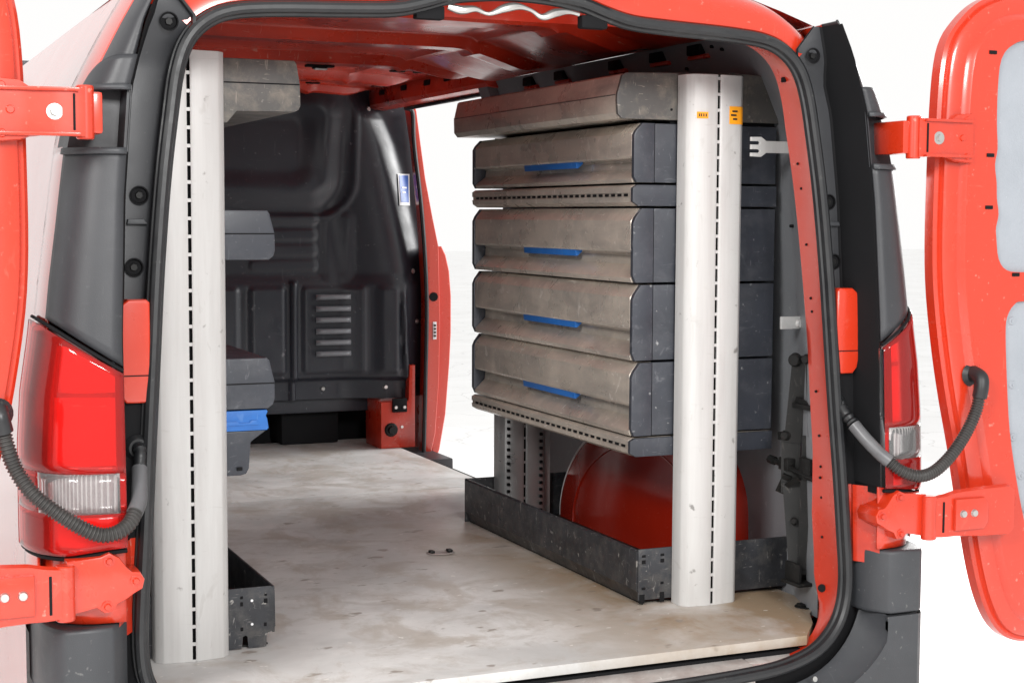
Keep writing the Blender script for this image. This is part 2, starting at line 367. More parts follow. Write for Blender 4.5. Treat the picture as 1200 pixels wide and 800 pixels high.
# ---- roof rear edge above the seal
bm = nb(); rows = []
for i in range(NP):
    p = path[i]
    if p.z < 1.252: continue
    k = sm(.72, .45, abs(p.x))
    rows.append((p.x, [off(i, .014, .002), off(i, .02, -.006), off(i, .045+.012*k, -.004), off(i, .062+.022*k, .012), off(i, .075+.03*k, .045), off(i, .09+.04*k, .11)]))
rows.sort(key=lambda t: -t[0])
loft(bm, [r for _, r in rows])
finish('roof_rear_edge', bm, 'red_paint', van, 50)
# roof skin
bm = nb(); rows = []
for k in range(14):
    y = -.07+3.63*k/13
    wd = .757; rows.append([(x, y, 1.475+.06*sm(.3, 1.5, y)*sm(.1, .5, x)-.13*(x/wd)**2) for x in [wd*(-1+2*j/16) for j in range(17)]])
loft(bm, rows); finish('roof', bm, 'red_paint', van)
# high brake lamp
bm = nb(); box(bm, -.21, .235, -.165, -.12, 1.378, 1.402, .008, 3); finish('high_brake_lamp', bm, 'dark_gap', van)

# ---- ceiling with pressed cross bows
bm = nb(); rows = []
def ceil_z(x, y):
    z = 1.430-(.075-.058*sm(1.65, 1.85, y)*(x > 0))*sm(.35, .70, abs(x))
    for yc, wd in ((.62, .09), (1.18, .07), (1.78, .07), (2.38, .07), (2.86, .05)):
        d = abs(y-yc); z -= .034*(1-sm(wd*.55, wd, d))*(1-sm(.56, .69, abs(x)))
    z -= .010*(1-sm(.20, .24, abs(x-.12)))*sm(.75, .8, y)*(1-sm(1.02, 1.06, y))
    z -= .008*(1-sm(.012, .02, abs(x-.42)))
    z += .0025*noise.noise((x*3, y*3, 0))
    return z
ys = [.03+2.98*k/260 for k in range(261)]
for y in ys: rows.append([(x, y, ceil_z(x, y)) for x in [(-.70+1.40*j/70) for j in range(71)]])
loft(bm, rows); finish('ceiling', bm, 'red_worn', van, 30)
# rear header behind the seal
bm = nb()
prism(bm, [(-.03, 1.325), (.01, 1.335), (.05, 1.37), (.05, 1.385), (-.03, 1.385)], 0, -.62, .62)
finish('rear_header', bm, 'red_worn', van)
# ceiling hardware: interior lamp socket, slots
bm = nb(); box(bm, .10, .19, 1.735, 1.765, 1.384, 1.392, .002); box(bm, .125, .165, 1.73, 1.77, 1.380, 1.386, .001); finish('ceiling_bracket', bm, 'dark_gap', van)
bm = nb(); box(bm, .128, .168, 1.74, 1.76, 1.376, 1.381, .001); finish('ceiling_clip', bm, 'galvanised', van)
for x, y in ((.42, 1.80), (.50, 1.80), (.30, 2.36), (.55, 2.38), (.08, 2.38), (.63, 1.8)):
    bm = nb(); box(bm, x-.025, x+.025, y-.008, y+.008, 1.384, 1.3895, .002); finish('ceiling_slot', bm, 'dark_gap', van)
# striker plates of the two doors, a shiny wavy bar under the seal
bm = nb()
pts = [(-.145, -.125, 1.333), (-.12, -.13, 1.327), (-.09, -.132, 1.330), (-.062, -.134, 1.322), (-.03, -.135, 1.334), (.0, -.136, 1.340), (.03, -.135, 1.334), (.055, -.134, 1.322), (.085, -.133, 1.332), (.115, -.131, 1.336), (.14, -.13, 1.332)]
tube(bm, catmull(pts, 5), lambda i, s: .0065+.0025*math.sin(s*60), 10)
finish('latch_striker', bm, 'steel', van)
for x in (-.185, .175):
    bm = nb(); box(bm, x-.03, x+.03, -.135, -.11, 1.305, 1.332, .005); finish('striker_block', bm, 'dark_gap', van)

# ---- interior side walls
def wall(s, y0, y1, name):
    bm = nb(); rows = []
    n = 40
    for k in range(n+1):
        y = y0+(y1-y0)*k/n
        r = []
        for j in range(41):
            z = -.01+1.37*j/40
            x = .875-.03*sm(.6, 1.1, z)-.15*max(0, (z-1.1)/.31)**1.2
            x -= .085*sm(.20, -.04, y)*(.75+.25*sm(0, .5, z))
            x += .006*sm(.25, .29, abs(y-.85))*sm(.1, .2, z)*(1-sm(1.1, 1.2, z))
            r.append((s*x, y, z))
        rows.append(r)
    loft(bm, rows); return finish(name, bm, 'grey_lining', van, 40)
wall(1, -.045, 1.72, 'side_lining')
wall(-1, -.045, 3.0, 'side_lining')
# C pillar face closing the lining towards the sliding door opening
bm = nb(); prism(bm, [(.80, -.05), (.95, -.05), (.935, .7), (.85, 1.15), (.735, 1.37), (.69, 1.37), (.79, 1.1)], 1, 1.72, 1.80, .008); finish('door_pillar', bm, 'grey_lining', van)
# openings along the top of the lining
for y in (.42, .62, .86, 1.22, 1.45):
    bm = nb(); box(bm, .722, .745, y-.035, y+.03, 1.326, 1.352, .004); finish('lining_notch', bm, 'dark_gap', van)
    bm = nb(); box(bm, .733, .755, y-.05, y+.045, 1.316, 1.327, .004); finish('lining_tab', bm, 'red_worn', van)
for y, z in ((.30, 1.33), (.34, 1.34), (1.0, 1.31), (.14, .9), (.5, 1.3)):
    bm = nb(); cyl(bm, (.838-.15*max(0, (z-1.1)/.31)**1.2, y, z), (1, 0, 0), .004, .03, 8); finish('lining_rivet', bm, 'dark_gap', van)

# ---- sliding door opening: header and front pillar
bm = nb()
prism(bm, [(.688, 1.355), (.70, 1.342), (.75, 1.336), (.765, 1.345), (.75, 1.405), (.72, 1.42), (.692, 1.418)], 1, 1.70, 2.96, .006)
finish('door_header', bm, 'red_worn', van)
bm = nb(); tube(bm, catmull([(.79, 1.80, 1.20), (.755, 1.82, 1.315), (.755, 1.87, 1.331), (.757, 2.2, 1.332), (.765, 2.65, 1.333), (.80, 2.765, 1.338), (.828, 2.785, 1.32), (.836, 2.79, 1.2), (.868, 2.79, .93), (.888, 2.79, .6), (.883, 2.79, .25), (.875, 2.79, -.06)], 8), .009, 8)
finish('side_door_seal', bm, 'rubber', van)
for y in (2.05, 2.25, 2.5, 2.75):
    bm = nb(); box(bm, .686, .72, y-.03, y+.03, 1.385, 1.405, .004); finish('header_hole', bm, 'dark_gap', van)
# B pillar rear face
ol = [(.818, 1.37), (.838, 1.37), (.85, 1.33), (.868, 1.2), (.887, 1.07), (.915, .93), (.943, .80), (.950, .5), (.945, .25), (.93, .05), (.905, -.06), (.88, -.06), (.888, .25), (.893, .6), (.873, .93), (.845, 1.2)]
bm = nb(); prism(bm, ol, 1, 2.80, 2.87, .006, 3); o = finish('side_pillar', bm, 'red_paint', van)
bm = nb(); cyl(bm, (.921, 2.802, .60), (0, -1, 0), .018, .005, 16); finish('pillar_hole', bm, 'dark_gap', o)
bm = nb(); box(bm, .918, .933, 2.797, 2.804, .43, .50, .001); finish('pillar_label', bm, 'white_label', o)
for k in range(4):
    bm = nb(); box(bm, .921, .930, 2.7945, 2.798, .44+.014*k, .448+.014*k); finish('label_line', bm, 'label_ink', o)
# front passenger door standing ajar beyond the pillar
ol = [(.945, .80), (.972, .80), (.990, .765), (1.005, .70), (1.013, .6), (1.013, .45), (1.007, .33), (.990, .12), (.965, -.02), (.945, -.08), (.925, -.08), (.935, .1), (.94, .5)]
bm = nb(); prism(bm, ol, 1, 2.84, 3.6, .010, 3); finish('front_door', bm, 'red_paint', van)
# step well of the sliding door
bm = nb(); prism(bm, [(.79, -.03), (.79, -.16), (.93, -.16), (.93, -.20), (.75, -.20), (.75, -.03)], 1, 1.80, 2.9); finish('door_step', bm, 'galvanised', van)
bm = nb(); box(bm, .80, .93, 2.60, 2.95, -.14, -.02, .01); finish('step_cover', bm, 'trim_plastic', van)

# ---- bulkhead
def rr_sd(x, z, cx, cz, hx, hz, r):
    qx, qz = abs(x-cx)-hx+r, abs(z-cz)-hz+r
    return math.hypot(max(qx, 0), max(qz, 0))+min(max(qx, qz), 0)-r
def xe(z): return lerpt([(.0, .87), (.62, .87), (.72, .862), (.82, .842), (.95, .812), (1.07, .785), (1.2, .745), (1.3, .70), (1.38, .63), (1.5, .55)], z)
def bulk_d(x, z):
    d = 0.0
    d += .035*(1-sm(-.06, .03, rr_sd(x, z, .05, 1.18, .50, .215, .11)))           # upper raised field
    d -= .018*(1-sm(-.06, .02, rr_sd(x, z, .05, 1.19, .40, .15, .08)))
    d += .008*(1-sm(.006, .018, abs(rr_sd(x, z, .05, 1.18, .565, .27, .15))))         # line around it
    e = xe(z); k = max(0, x-e)
    d += .10+.078*sm(-.32, -.075, x-e)*(1-.9*sm(-.07, .065, x-e))                         # the field stands proud, its right flank turns to the door opening
    for zc in (.905, .845, .785, .725):
        d += .008*(1-sm(-.006, .014, rr_sd(x, z, .34, zc, .13, .017, .015)))
    d += .009*(1-sm(-.02, .02, rr_sd(x, z, .555, .80, .055, .13, .03)))
    d += .02*sm(.70, .64, z)                                                        # lower field stands out
    for xa, xb in ((.195, .345), (.405, .665), (.70, .79), (-.15, .16), (-.5, -.18)):
        d += .013*(1-sm(-.018, .006, rr_sd(x, z, (xa+xb)/2, .47, (xb-xa)/2, .175, .02)))
    d += .02*(1-sm(.006, .014, abs(x-.375)))*(z < .66)
    d += .018*(1-sm(.006, .016, abs(x-.80-.05*(.62-z))))*sm(.65, .6, z)
    d -= .03*sm(.285, .265, z)                                                        # bottom flange
    return d
bm = nb(); rows = []
nx, nz = 230, 190
for j in range(nz+1):
    z = .195+1.28*j/nz
    xm = lerpt([(.2, .93), (.8, .93), (.93, .90), (1.07, .877), (1.33, .852), (1.5, .84)], z)+.865
    rows.append([(-.85+xm*i/nx, 3.02-bulk_d(-.85+xm*i/nx, z), z) for i in range(nx+1)])
loft(bm, rows)
bulk = finish('bulkhead', bm, 'bulkhead_plastic', van, 60)
def louver(z):
    bm = nb(); rows = []
    for k in range(7):
        a = PI*k/6; rows.append([(x, 2.866-.018*math.sin(a)*sc_, z+.011*math.cos(a)) for x, sc_ in ((.455, .1), (.462, .7), (.475, 1), (.57, 1), (.588, .7), (.598, .1))])
    loft(bm, rows); finish('louver', bm, 'louver_plastic', bulk, 60)
for z in (.602, .556, .512, .467, .423, .379): louver(z)
for x, z in ((.50, .235), (.74, .24), (.86, .70), (.87, .50), (.68, 1.34), (.1, .235)):
    bm = nb(); y = 3.02-bulk_d(x, z); cyl(bm, (x, y+.003, z), (0, -1, 0), .012, .010, 12, .007); finish('bolt', bm, 'steel', bulk)
# blue label on the sloping side of the bulkhead
def bpt(x, z, o): 
    n = Vector((-(bulk_d(x+.01, z)-bulk_d(x-.01, z))/.02, -1, 0)).normalized()
    return Vector((x, 3.02-bulk_d(x, z), z))+n*o
def patch(x0, x1, z0, z1, o, name, m):
    bm = nb(); loft(bm, [[bpt(x0+(x1-x0)*i/6, z0+(z1-z0)*j/6, o) for i in range(7)] for j in range(7)]); return finish(name, bm, m, bulk)
patch(.800, .858, .962, 1.088, .004, 'label_border', 'white_label')
patch(.806, .852, .975, 1.082, .006, 'blue_label', 'blue_label')
patch(.816, .842, 1.03, 1.036, .0075, 'label_line', 'white_label')
patch(.816, .836, 1.012, 1.017, .0075, 'label_line', 'white_label')
# dark cab behind and below
bm = nb(); box(bm, -.70, .70, 3.30, 4.6, -.3, 1.36, .05); finish('cab_shell', bm, 'dark_gap', van)
bm = nb(); box(bm, -.88, .83, 3.22, 3.28, -.1, .5); finish('gap_blackout', bm, 'dark_gap', van)  # added black sheet, keeps white from showing through under the bulkhead
bm = nb(); box(bm, .36, .60, 3.04, 3.25, 0, .17, .012); finish('seat_base', bm, 'dark_gap', van)
bm = nb(); box(bm, -.88, .78, 2.97, 3.02, .135, .20, .008); finish('bulkhead_foot', bm, 'bulkhead_plastic', van)
# red corner box at the foot of the pillar
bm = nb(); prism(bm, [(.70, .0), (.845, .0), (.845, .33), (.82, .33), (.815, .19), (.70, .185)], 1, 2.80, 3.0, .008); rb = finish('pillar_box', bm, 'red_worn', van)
bm = nb(); box(bm, .745, .805, 2.786, 2.80, .145, .20, .003); finish('box_bracket', bm, 'dark_gap', rb)
for x in (.757, .793):
    bm = nb(); cyl(bm, (x, 2.788, .165), (0, -1, 0), .009, .007, 10, .006); finish('bolt', bm, 'steel', rb)
bm = nb(); cyl(bm, (.742, 2.802, .075), (0, -1, 0), .028, .012, 18, .026, .003); cyl(bm, (.742, 2.79, .075), (0, -1, 0), .018, .014, 8, .015); finish('round_plug', bm, 'dark_metal', rb)
bm = nb(); cyl(bm, (.787, 2.802, .085), (0, -1, 0), .006, .006, 8); finish('bolt', bm, 'steel', rb)

# ---- load floor: two plywood sheets with a joint
bm = nb(); prism(bm, [(-.68, -.197), (.68, -.197), (.755, -.11), (.80, -.03), (.862, .03), (.862, 1.70), (.785, 1.72), (.785, 1.868), (-.86, 1.868), (-.86, .03), (-.80, -.03), (-.755, -.11)], 2, -.022, 0, .002); finish('floor_board', bm, 'plywood', van)
bm = nb(); box(bm, -.80, .785, 1.872, 3.12, -.022, 0, .003); finish('floor_board', bm, 'plywood', van)
bm = nb(); box(bm, -.86, .86, -.19, 3.3, -.10, -.03); finish('underfloor', bm, 'dark_gap', van)
bm = nb(); prism(bm, [(-.243, -.046), (-.225, -.040), (-.185, -.036), (-.185, -.09), (-.243, -.09)], 0, -.62, .52, .003); finish('sill_plate', bm, 'sill_metal', van)
bm = nb(); prism(bm, [(-.215, -.044), (-.205, -.040), (-.185, -.038), (-.185, -.07), (-.215, -.07)], 0, .523, .655, .003); finish('sill_end', bm, 'sill_metal', van)
# recessed lashing eyes in the floor
def eye(x, y, big):
    bm = nb(); rows = []
    for rr, z in ((.038, .0015), (.034, .004), (.030, .0015)):
        rows.append([(x+rr*1.05*math.cos(2*PI*k/24), y+rr*.8*math.sin(2*PI*k/24), z) for k in range(24)])
    V = loft(bm, rows, cu=True); bm.faces.new(V[2][::-1]); o = finish('lashing_eye', bm, 'sill_metal' if not big else 'dark_metal', van)
    for sx in (-1, 1):
        bm = nb(); box(bm, x+sx*.026-.007, x+sx*.026+.007, y-.010, y+.010, .002, .010, .003); finish('eye_lug', bm, 'dark_metal', o)
eye(.232, .905, False); eye(.835, .02, True)

# ---- right wheel arch
ol = [(1.275, 0), (1.272, .05), (1.245, .115), (1.195, .18), (1.12, .245), (1.02, .30), (.90, .345), (.77, .365), (.62, .355), (.52, .33), (.44, .285), (.39, .22), (.365, .13), (.36, 0)]
cc = catmull([(0, y, z) for y, z in ol], 4)
bm = nb(); rows = []
for p in cc:
    rows.append([Vector((x, (.7+(p.y-.7)*k), p.z*k)) for x, k in ((.90, 1), (.79, 1), (.772, .992), (.761, .975), (.757, .95))])
V = loft(bm, rows); bm.faces.new([r[-1] for r in V])
arch = finish('wheel_arch', bm, 'red_gloss_shaded', van, 30)
bm = nb(); tube(bm, [Vector((.770, .7+(p.y-.7)*.998, p.z*.998+.001)) for p in cc[:32]], .0045, 8, ref=(1, 0, 0)); finish('rim_highlight', bm, 'white_label', arch)  # pale tube stands in for the highlight along the far arch edge
bm = nb(); tube(bm, [Vector((.7565, .7+(p.y-.7)*.80, p.z*.80)) for p in cc], .003, 6, ref=(1, 0, 0)); finish('arch_seam', bm, 'red_gloss_shaded', arch)

# ---- rear corners, both sides
BW = [(.0, .966), (.35, .966), (.5, .965), (.6, .958), (.7, .942), (.8, .930), (.9, .915), (1.03, .897), (1.12, .878), (1.2, .838), (1.27, .80), (1.33, .765), (1.38, .73)]
def bw(z): return lerpt(BW, z)
def yo(z): return -.280+.060*max(0, z-.3)
def xr(z): return lerpt([(0, .812), (.7, .812), (.95, .803), (1.15, .786), (1.27, .755), (1.35, .72)], z)
def cpt(u, z, o=0.0):
    """point on the rounded rear corner: u 0 = ridge on the rear face, 1 = on the flank"""
    t = max(0, min(1, u))*PI/2; a, b_ = xr(z), bw(z)+o
    x = a+(b_-a)*(math.sin(t)**.68); y = (yo(z)-o)+(.20+o)*(1-max(0, math.cos(t))**.68)
    return x, y
def fr(u): return math.sin(max(0, min(1, u))*PI/2)**.68
def grid_corner(s, u0, u1, zlo, zhi, name, m, o=0.0, nu=14, nv=14, thick=.008, parent=van):
    bm = nb(); rows = []
    for j in range(nv+1):
        r = []
        for i in range(nu+1):
            u = u0+(u1-u0)*i/nu; z = zlo(u)+(zhi(u)-zlo(u))*j/nv; x, y = cpt(u, z, o(u) if callable(o) else o); r.append((s*x, y, z))
        rows.append(r)
    loft(bm, rows); ob = finish(name, bm, m, parent, 50)
    md = ob.modifiers.new('thickness', 'SOLIDIFY'); md.thickness = thick; md.offset = 1 if False else -1
    if s > 0: md.offset = -1
    return ob
def path_x(z):
    return lerpt([(p[2], p[0]) for p in half[6:17]], z)
def path_y(z):
    return lerpt([(p[2], p[1]) for p in half[6:17]], z)

for s in (1, -1):
    # pillar trim strip between the seal and the ridge
    bm = nb(); rows = []
    for k in range(41):
        z = .335+1.0*k/40; x0 = lerpt([(p[2], p[0]) for p in half[6:18]]+[(1.335, .685)], z); y0 = path_y(min(z, 1.235))-.006*sm(1.2, 1.26, z)
        xm = max(x0+.055, xr(z)-.022); xm = min(xm, xr(z)-.012); xm = max(xm, x0+.022)
        dp = .026*sm(1.30, 1.2, z); rows.append([[(s*x, y, z) for x, y in ((x0+.008, y0-.012), (x0+.013, y0-.010), (x0+.015, y0+dp))],
                     [(s*x, y, z) for x, y in ((x0+.0145, y0+dp), (x0+.020, y0+dp-.002), (xm-.004, y0+dp-.004), (xm, y0+dp-.004))],
                     [(s*x, y, z) for x, y in ((xm-.001, y0+dp-.0035), (xm+.004, y0+dp-.008), (xr(z)-.004, yo(z)+.010), (xr(z)-.001, yo(z)+.001))]])
    for q, nm, mt in ((0, 'seal_flange', 'rubber'), (1, 'pillar_trim', 'trim_plastic'), (2, 'trim_wall', 'dark_gap')):
        bm = nb(); loft(bm, [r[q] for r in rows]); finish(nm, bm, mt, van, 25)
    for z in (1.272, .955, .823):
        x = path_x(min(z, 1.2))+.040; y = path_y(min(z, 1.235))-.006*sm(1.2, 1.26, z)-.006+.026*sm(1.30, 1.2, z)
        if z > 1.2: x = .700
        bm = nb(); rows = [[(s*x+r*math.cos(2*PI*k/18), yy, z+r*math.sin(2*PI*k/18)) for k in range(18)] for r, yy in ((.0175, y-.004), (.0150, y-.005), (.0135, y+.001), (.0, y+.002))]
        loft(bm, rows, cu=True); h = finish('bolt_recess', bm, 'dark_gap', van)
        bm = nb(); cyl(bm, (s*x, y+.001, z), (0, -1, 0), .0075, .004, 6, .0065); finish('bolt', bm, 'dark_metal', h)
    bm = nb(); prism(bm, [(s*(path_x(.905)+.022), .902), (s*(xr(.9)-.024), .902), (s*(xr(.9)-.026), .911), (s*(path_x(.905)+.03), .912)], 1, path_y(.9)+.010, path_y(.9)+.03, .003); finish('trim_rib', bm, 'bumper_plastic', van)
    # red rubber buffer
    bm = nb(); xa, xb = path_x(.67)+.010, xr(.67)-.004
    olb = [(s*p[0], p[1]) for p in [(xa, .585), (xa+.008, .577), (xb-.015, .577), (xb-.004, .59), (xb, .61), (xb, .74), (xb-.008, .757), (xb-.02, .766), (xa+.006, .766), (xa, .76)]]
    prism(bm, olb, 1, path_y(.67)-.022, path_y(.67)+.02, .006, 3); bf = finish('door_buffer', bm, 'red_paint', van)
    bm = nb(); box(bm, min(s*(xa+.001), s*(xb-.001)), max(s*(xa+.001), s*(xb-.001)), path_y(.67)-.0232, path_y(.67)-.018, .6265, .6285); finish('buffer_groove', bm, 'dark_gap', bf)
    # dark plastic corner panel: main field below the hinge, cap above it
    main_hi = lambda u: 1.036
    main_lo = lambda u: .653+.088*fr(u)
    grid_corner(s, 0, .70, main_lo, main_hi, 'corner_panel', 'trim_plastic', .004, 16, 18)
    grid_corner(s, 0, .66, lambda u: 1.142, lambda u: 1.142+.058*math.sqrt(max(0, 1-(u/.66)**3.0))+.002, 'corner_cap', 'trim_plastic', .004, 16, 6)
    grid_corner(s, 0, .70, lambda u: 1.026, lambda u: 1.037, 'recess_lip', 'bumper_plastic', .010, 16, 2)
    grid_corner(s, 0, .66, lambda u: 1.139, lambda u: 1.148, 'recess_lip', 'bumper_plastic', .010, 16, 2)
    # recess behind the upper hinge
    bm = nb(); rows = []
    for z in (1.03, 1.06, 1.10, 1.148):
        rows.append([(s*x, y, z) for x, y in ((xr(z)-.004, yo(z)+.004), (xr(z)+.004, yo(z)+.004), (xr(z)+.008, yo(z)+.05), (bw(z)-.006, yo(z)+.055), (bw(z)-.002, yo(z)+.16))])
    loft(bm, rows); finish('hinge_recess', bm, 'trim_plastic', van, 30)
    # painted flank: rear edge strip and side
    grid_corner(s, .70, 1.0, lambda u: .20, lambda u: 1.04, 'quarter_edge', 'red_flank', 0, 10, 30, .004)
    grid_corner(s, 0, .70, lambda u: 1.15, lambda u: 1.345, 'upper_trim', 'trim_plastic', -.016, 16, 20, .004)
    grid_corner(s, .70, 1.0, lambda u: 1.03, lambda u: 1.345, 'upper_corner', 'red_flank', lambda u: -.016*min(1, max(0, (1-u)/.3)), 8, 20, .004)
    grid_corner(s, -0.0, 1.0, lambda u: .195, lambda u: .345, 'lower_corner', 'red_paint', -.016, 16, 8, .004)
    bm = nb(); rows = []
    yend = 1.72 if s > 0 else 4.3
    for j in range(41):
        z = -.35+1.695*j/40
        rows.append([(s*(bw(z)+.004*sm(0, .7, y)), y, z) for y in [yo(max(z, .3))+.199+(yend+.07)*k/16 for k in range(17)]])
    loft(bm, rows); finish('quarter_panel', bm, 'red_flank', van, 50)
    # dark well beside the lamp, red sheet below
    bm = nb(); rows = []
    for z in (.318, .45, .6, .66):
        rows.append([(s*x, y, z) for x, y in ((path_x(z)+.014, path_y(z)-.0), (path_x(z)+.03, path_y(z)-.004), (xr(z)-.004, path_y(z)+.0), (xr(z)-.002, yo(z)+.02), (xr(z)+.01, yo(z)+.02))])
    loft(bm, rows); finish('lamp_well', bm, 'dark_gap', van, 30)
    bm = nb(); rows = []
    for z in (.16, .22, .28, .33):
        rows.append([(s*x, y, z) for x, y in ((path_x(z)+.012, path_y(z)), (path_x(z)+.03, path_y(z)-.006), (xr(z)-.02, path_y(z)-.012), (xr(z)+.012, yo(z)+.022))])
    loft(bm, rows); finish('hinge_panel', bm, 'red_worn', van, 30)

    # ---- tail lamp
    zt = lambda u: .640+.088*fr(u); zb = lambda u: .322+.012*(1-min(1, u*3))
    zc1 = lambda u: .466; zc0 = lambda u: .395
    lamp = grid_corner(s, 0.0, .97, lambda u: zc1(u)+.0, lambda u: zt(u), 'tail_lamp', 'lens_red', .012, 22, 14, .004)
    grid_corner(s, .0, .97, zb, zc0, 'lower_lens', 'lens_red', .012, 22, 6, .004, lamp)
    grid_corner(s, .012, .60, zc0, zc1, 'reversing_lens', 'lens_clear', .012, 18, 4, .003, lamp)
    grid_corner(s, .60, .97, zc0, zc1, 'side_lens', 'lens_red', .012, 10, 4, .003, lamp)
    grid_corner(s, .0, .012, zc0, zc1, 'edge_lens', 'lens_red', .012, 5, 4, .003, lamp)
    # inner side wall of the lamp
    bm = nb(); rows = []
    for z in (.335, .4, .5, .6, .637): rows.append([(s*x, y, z) for x, y in ((xr(z)+.0, yo(z)-.012), (xr(z)-.002, yo(z)+.0), (xr(z)+.004, yo(z)+.05))])
    loft(bm, rows); finish('lamp_side', bm, 'lens_red', lamp, 30)
    # reflector bowls behind the lens
    grid_corner(s, .02, .96, lambda u: zb(u)+.003, lambda u: zt(u)-.004, 'lamp_housing', 'lamp_back', -.012, 20, 12, .003, lamp)
    def refl(u0, u1, z0, z1, nm='reflector', m='lamp_housing'):
        ob = grid_corner(s, u0, u1, lambda u: z0, lambda u: z1(u) if callable(z1) else z1, nm, m, .002, 10, 6, .006, lamp); return ob
    refl(.02, .47, .478, lambda u: .598)
    refl(.02, .44, .607, lambda u: zt(u)-.014)
    refl(.50, .56, .335, lambda u: zt(u)-.012, 'divider', 'lamp_dark')
    refl(.60, .92, .35, lambda u: zt(u)-.03)
    refl(.02, .47, .335, .388)
    # ribs behind the clear lens
    for k in range(15):
        u = .02+.44*k/14; bm = nb(); x, y = cpt(u, .43, .0045); x2, y2 = cpt(u+.012, .43, .0045)
        loft(bm, [[(s*x, y, .398), (s*(x+x2)/2, (y+y2)/2-.004, .398), (s*x2, y2, .398)], [(s*x, y, .463), (s*(x+x2)/2, (y+y2)/2-.004, .463), (s*x2, y2, .463)]])
        finish('lens_rib', bm, 'lamp_housing', lamp)
    # dark line round the lamp
    bm = nb()
    pts = [Vector((s*cpt(u, zt(u)+.005, .006)[0], cpt(u, zt(u), .006)[1], zt(u)+.005)) for u in [k/20*.97 for k in range(21)]]
    tube(bm, pts, .0035, 6); finish('lamp_gasket', bm, 'dark_gap', lamp)
    bm = nb()
    pts = [Vector((s*cpt(u, zb(u)-.006, .004)[0], cpt(u, zb(u), .004)[1], zb(u)-.006)) for u in [k/20*.97 for k in range(21)]]
    tube(bm, pts, .0045, 6); finish('lamp_gasket', bm, 'dark_gap', lamp)

# ---- bumper: main bar plus two corner covers
inner = []
for i in range(NP):
    p = path[i]
    if p.z < .052 and p.x > -.8:
        q = off(i, .052 if p.x >= 0 else .052); inner.append((q.x, q.z))
inner.sort(key=lambda t: t[0])
inner2 = []
for i in range(NP):
    p = path[i]
    if p.z < .11: q = off(i, .092); inner2.append((max(-.834, min(.834, q.x)), min(q.z, .046), i))
inner2.sort(key=lambda t: t[0])
bm = nb()
ol = [(.915, .046), (.915, -.42), (-.915, -.42), (-.915, .046), (-.833, .046)]+[(x, z) for x, z, i in inner2 if z < .044]+[(.833, .046)]
prism(bm, ol, 1, -.2815, -.20)
cz = lambda v: Vector((v.x, v.y, min(v.z, .046)))
rows = [[cz(off(i, .052, .0)), cz(Vector((off(i, .06).x, path[i].y-.012, off(i, .06).z))), Vector((x, -.272, z+.004)), Vector((x, -.2815, z))] for x, z, i in inner2]
loft(bm, rows)
for sg in (1, -1):
    rows = [[(sg*x, y, z) for z in (.046, -.05, -.15, -.42)] for x, y in ((.915, -.2815), (.928, -.274), (.940, -.256), (.950, -.225), (.956, -.18), (.960, -.06))]
    loft(bm, rows)
finish('bumper', bm, 'bumper_plastic', van, 40)
for s in (1, -1):
    ol = [(s*x, y) for x, y in ((.800, -.16), (.806, -.23), (.834, -.274), (.842, -.280), (.915, -.2805), (.927, -.273), (.939, -.255), (.949, -.225), (.955, -.18), (.958, -.06), (.80, -.06))]
    bm = nb(); prism(bm, ol, 2, .050, .192, .009, 3); finish('bumper_corner', bm, 'bumper_plastic', van, 40)
    # dark channel between bumper and seal
bm = nb(); rows = []
idx = [i for i in range(NP) if path[i].z < .30]
idx.sort(key=lambda i: math.atan2(path[i].x, -(path[i].z-.6)))
for i in idx: rows.append([off(i, .012, .0), off(i, .03, .012), off(i, .058, .015), off(i, .075, -.03)])
loft(bm, rows); finish('sill_channel', bm, 'dark_gap', van, 40)
bm = nb(); cyl(bm, (.655, -.262, -.078), (0, -1, .3), .006, .006, 10); finish('sill_bolt', bm, 'steel', van)

# ---- hinges
def hinge_top(s):
    x0 = .872
    bm = nb(); cyl(bm, (s*x0, -.278, 1.048), (0, 0, 1), .0155, .092, 16, None, .002)
    rows = []
    for x, y, z0, z1 in ((.874, -.286, 1.050, 1.137), (.895, -.290, 1.052, 1.135), (.93, -.286, 1.054, 1.132), (.965, -.280, 1.050, 1.136), (.98, -.278, 1.044, 1.146), (1.026, -.276, 1.040, 1.150)):
        rows.append([(s*x, y, z0), (s*x, y-.010, z0+.002), (s*x, y-.010, z1-.002), (s*x, y, z1)])
    V = loft(bm, rows, cu=True); bm.faces.new(V[0]); bm.faces.new(V[-1][::-1])
    # turned-up flanges of the pressed strap
    for zz in (1.052, 1.128):
        prism(bm, [(s*.885, -.308), (s*.955, -.302), (s*.98, -.296), (s*1.022, -.294), (s*1.022, -.284), (s*.955, -.282), (s*.885, -.292)], 2, zz, zz+.006, .001)
    h = finish('door_hinge', bm, 'red_paint', van, 35)
    bm = nb(); box(bm, min(s*.891, s*.895), max(s*.891, s*.895), -.3015, -.292, 1.062, 1.124, .001); finish('hinge_slot', bm, 'dark_gap', h)
    bm = nb(); box(bm, min(s*.842, s*.868), max(s*.842, s*.868), -.282, -.17, 1.058, 1.130, .006); finish('hinge_leaf', bm, 'red_paint', h)
    bm = nb(); cyl(bm, (s*.925, -.296, 1.093), (0, -1, 0), .014, .002, 16); cyl(bm, (s*.925, -.2975, 1.093), (0, -1, 0), .008, .006, 6, .007); finish('bolt', bm, 'steel', h)
    for x, z in ((1.010, 1.135), (.996, 1.095), (1.010, 1.055)):
        bm = nb(); cyl(bm, (s*x, -.285, z), (0, -1, 0), .0085, .006, 12, .006); finish('bolt', bm, 'red_paint', h)
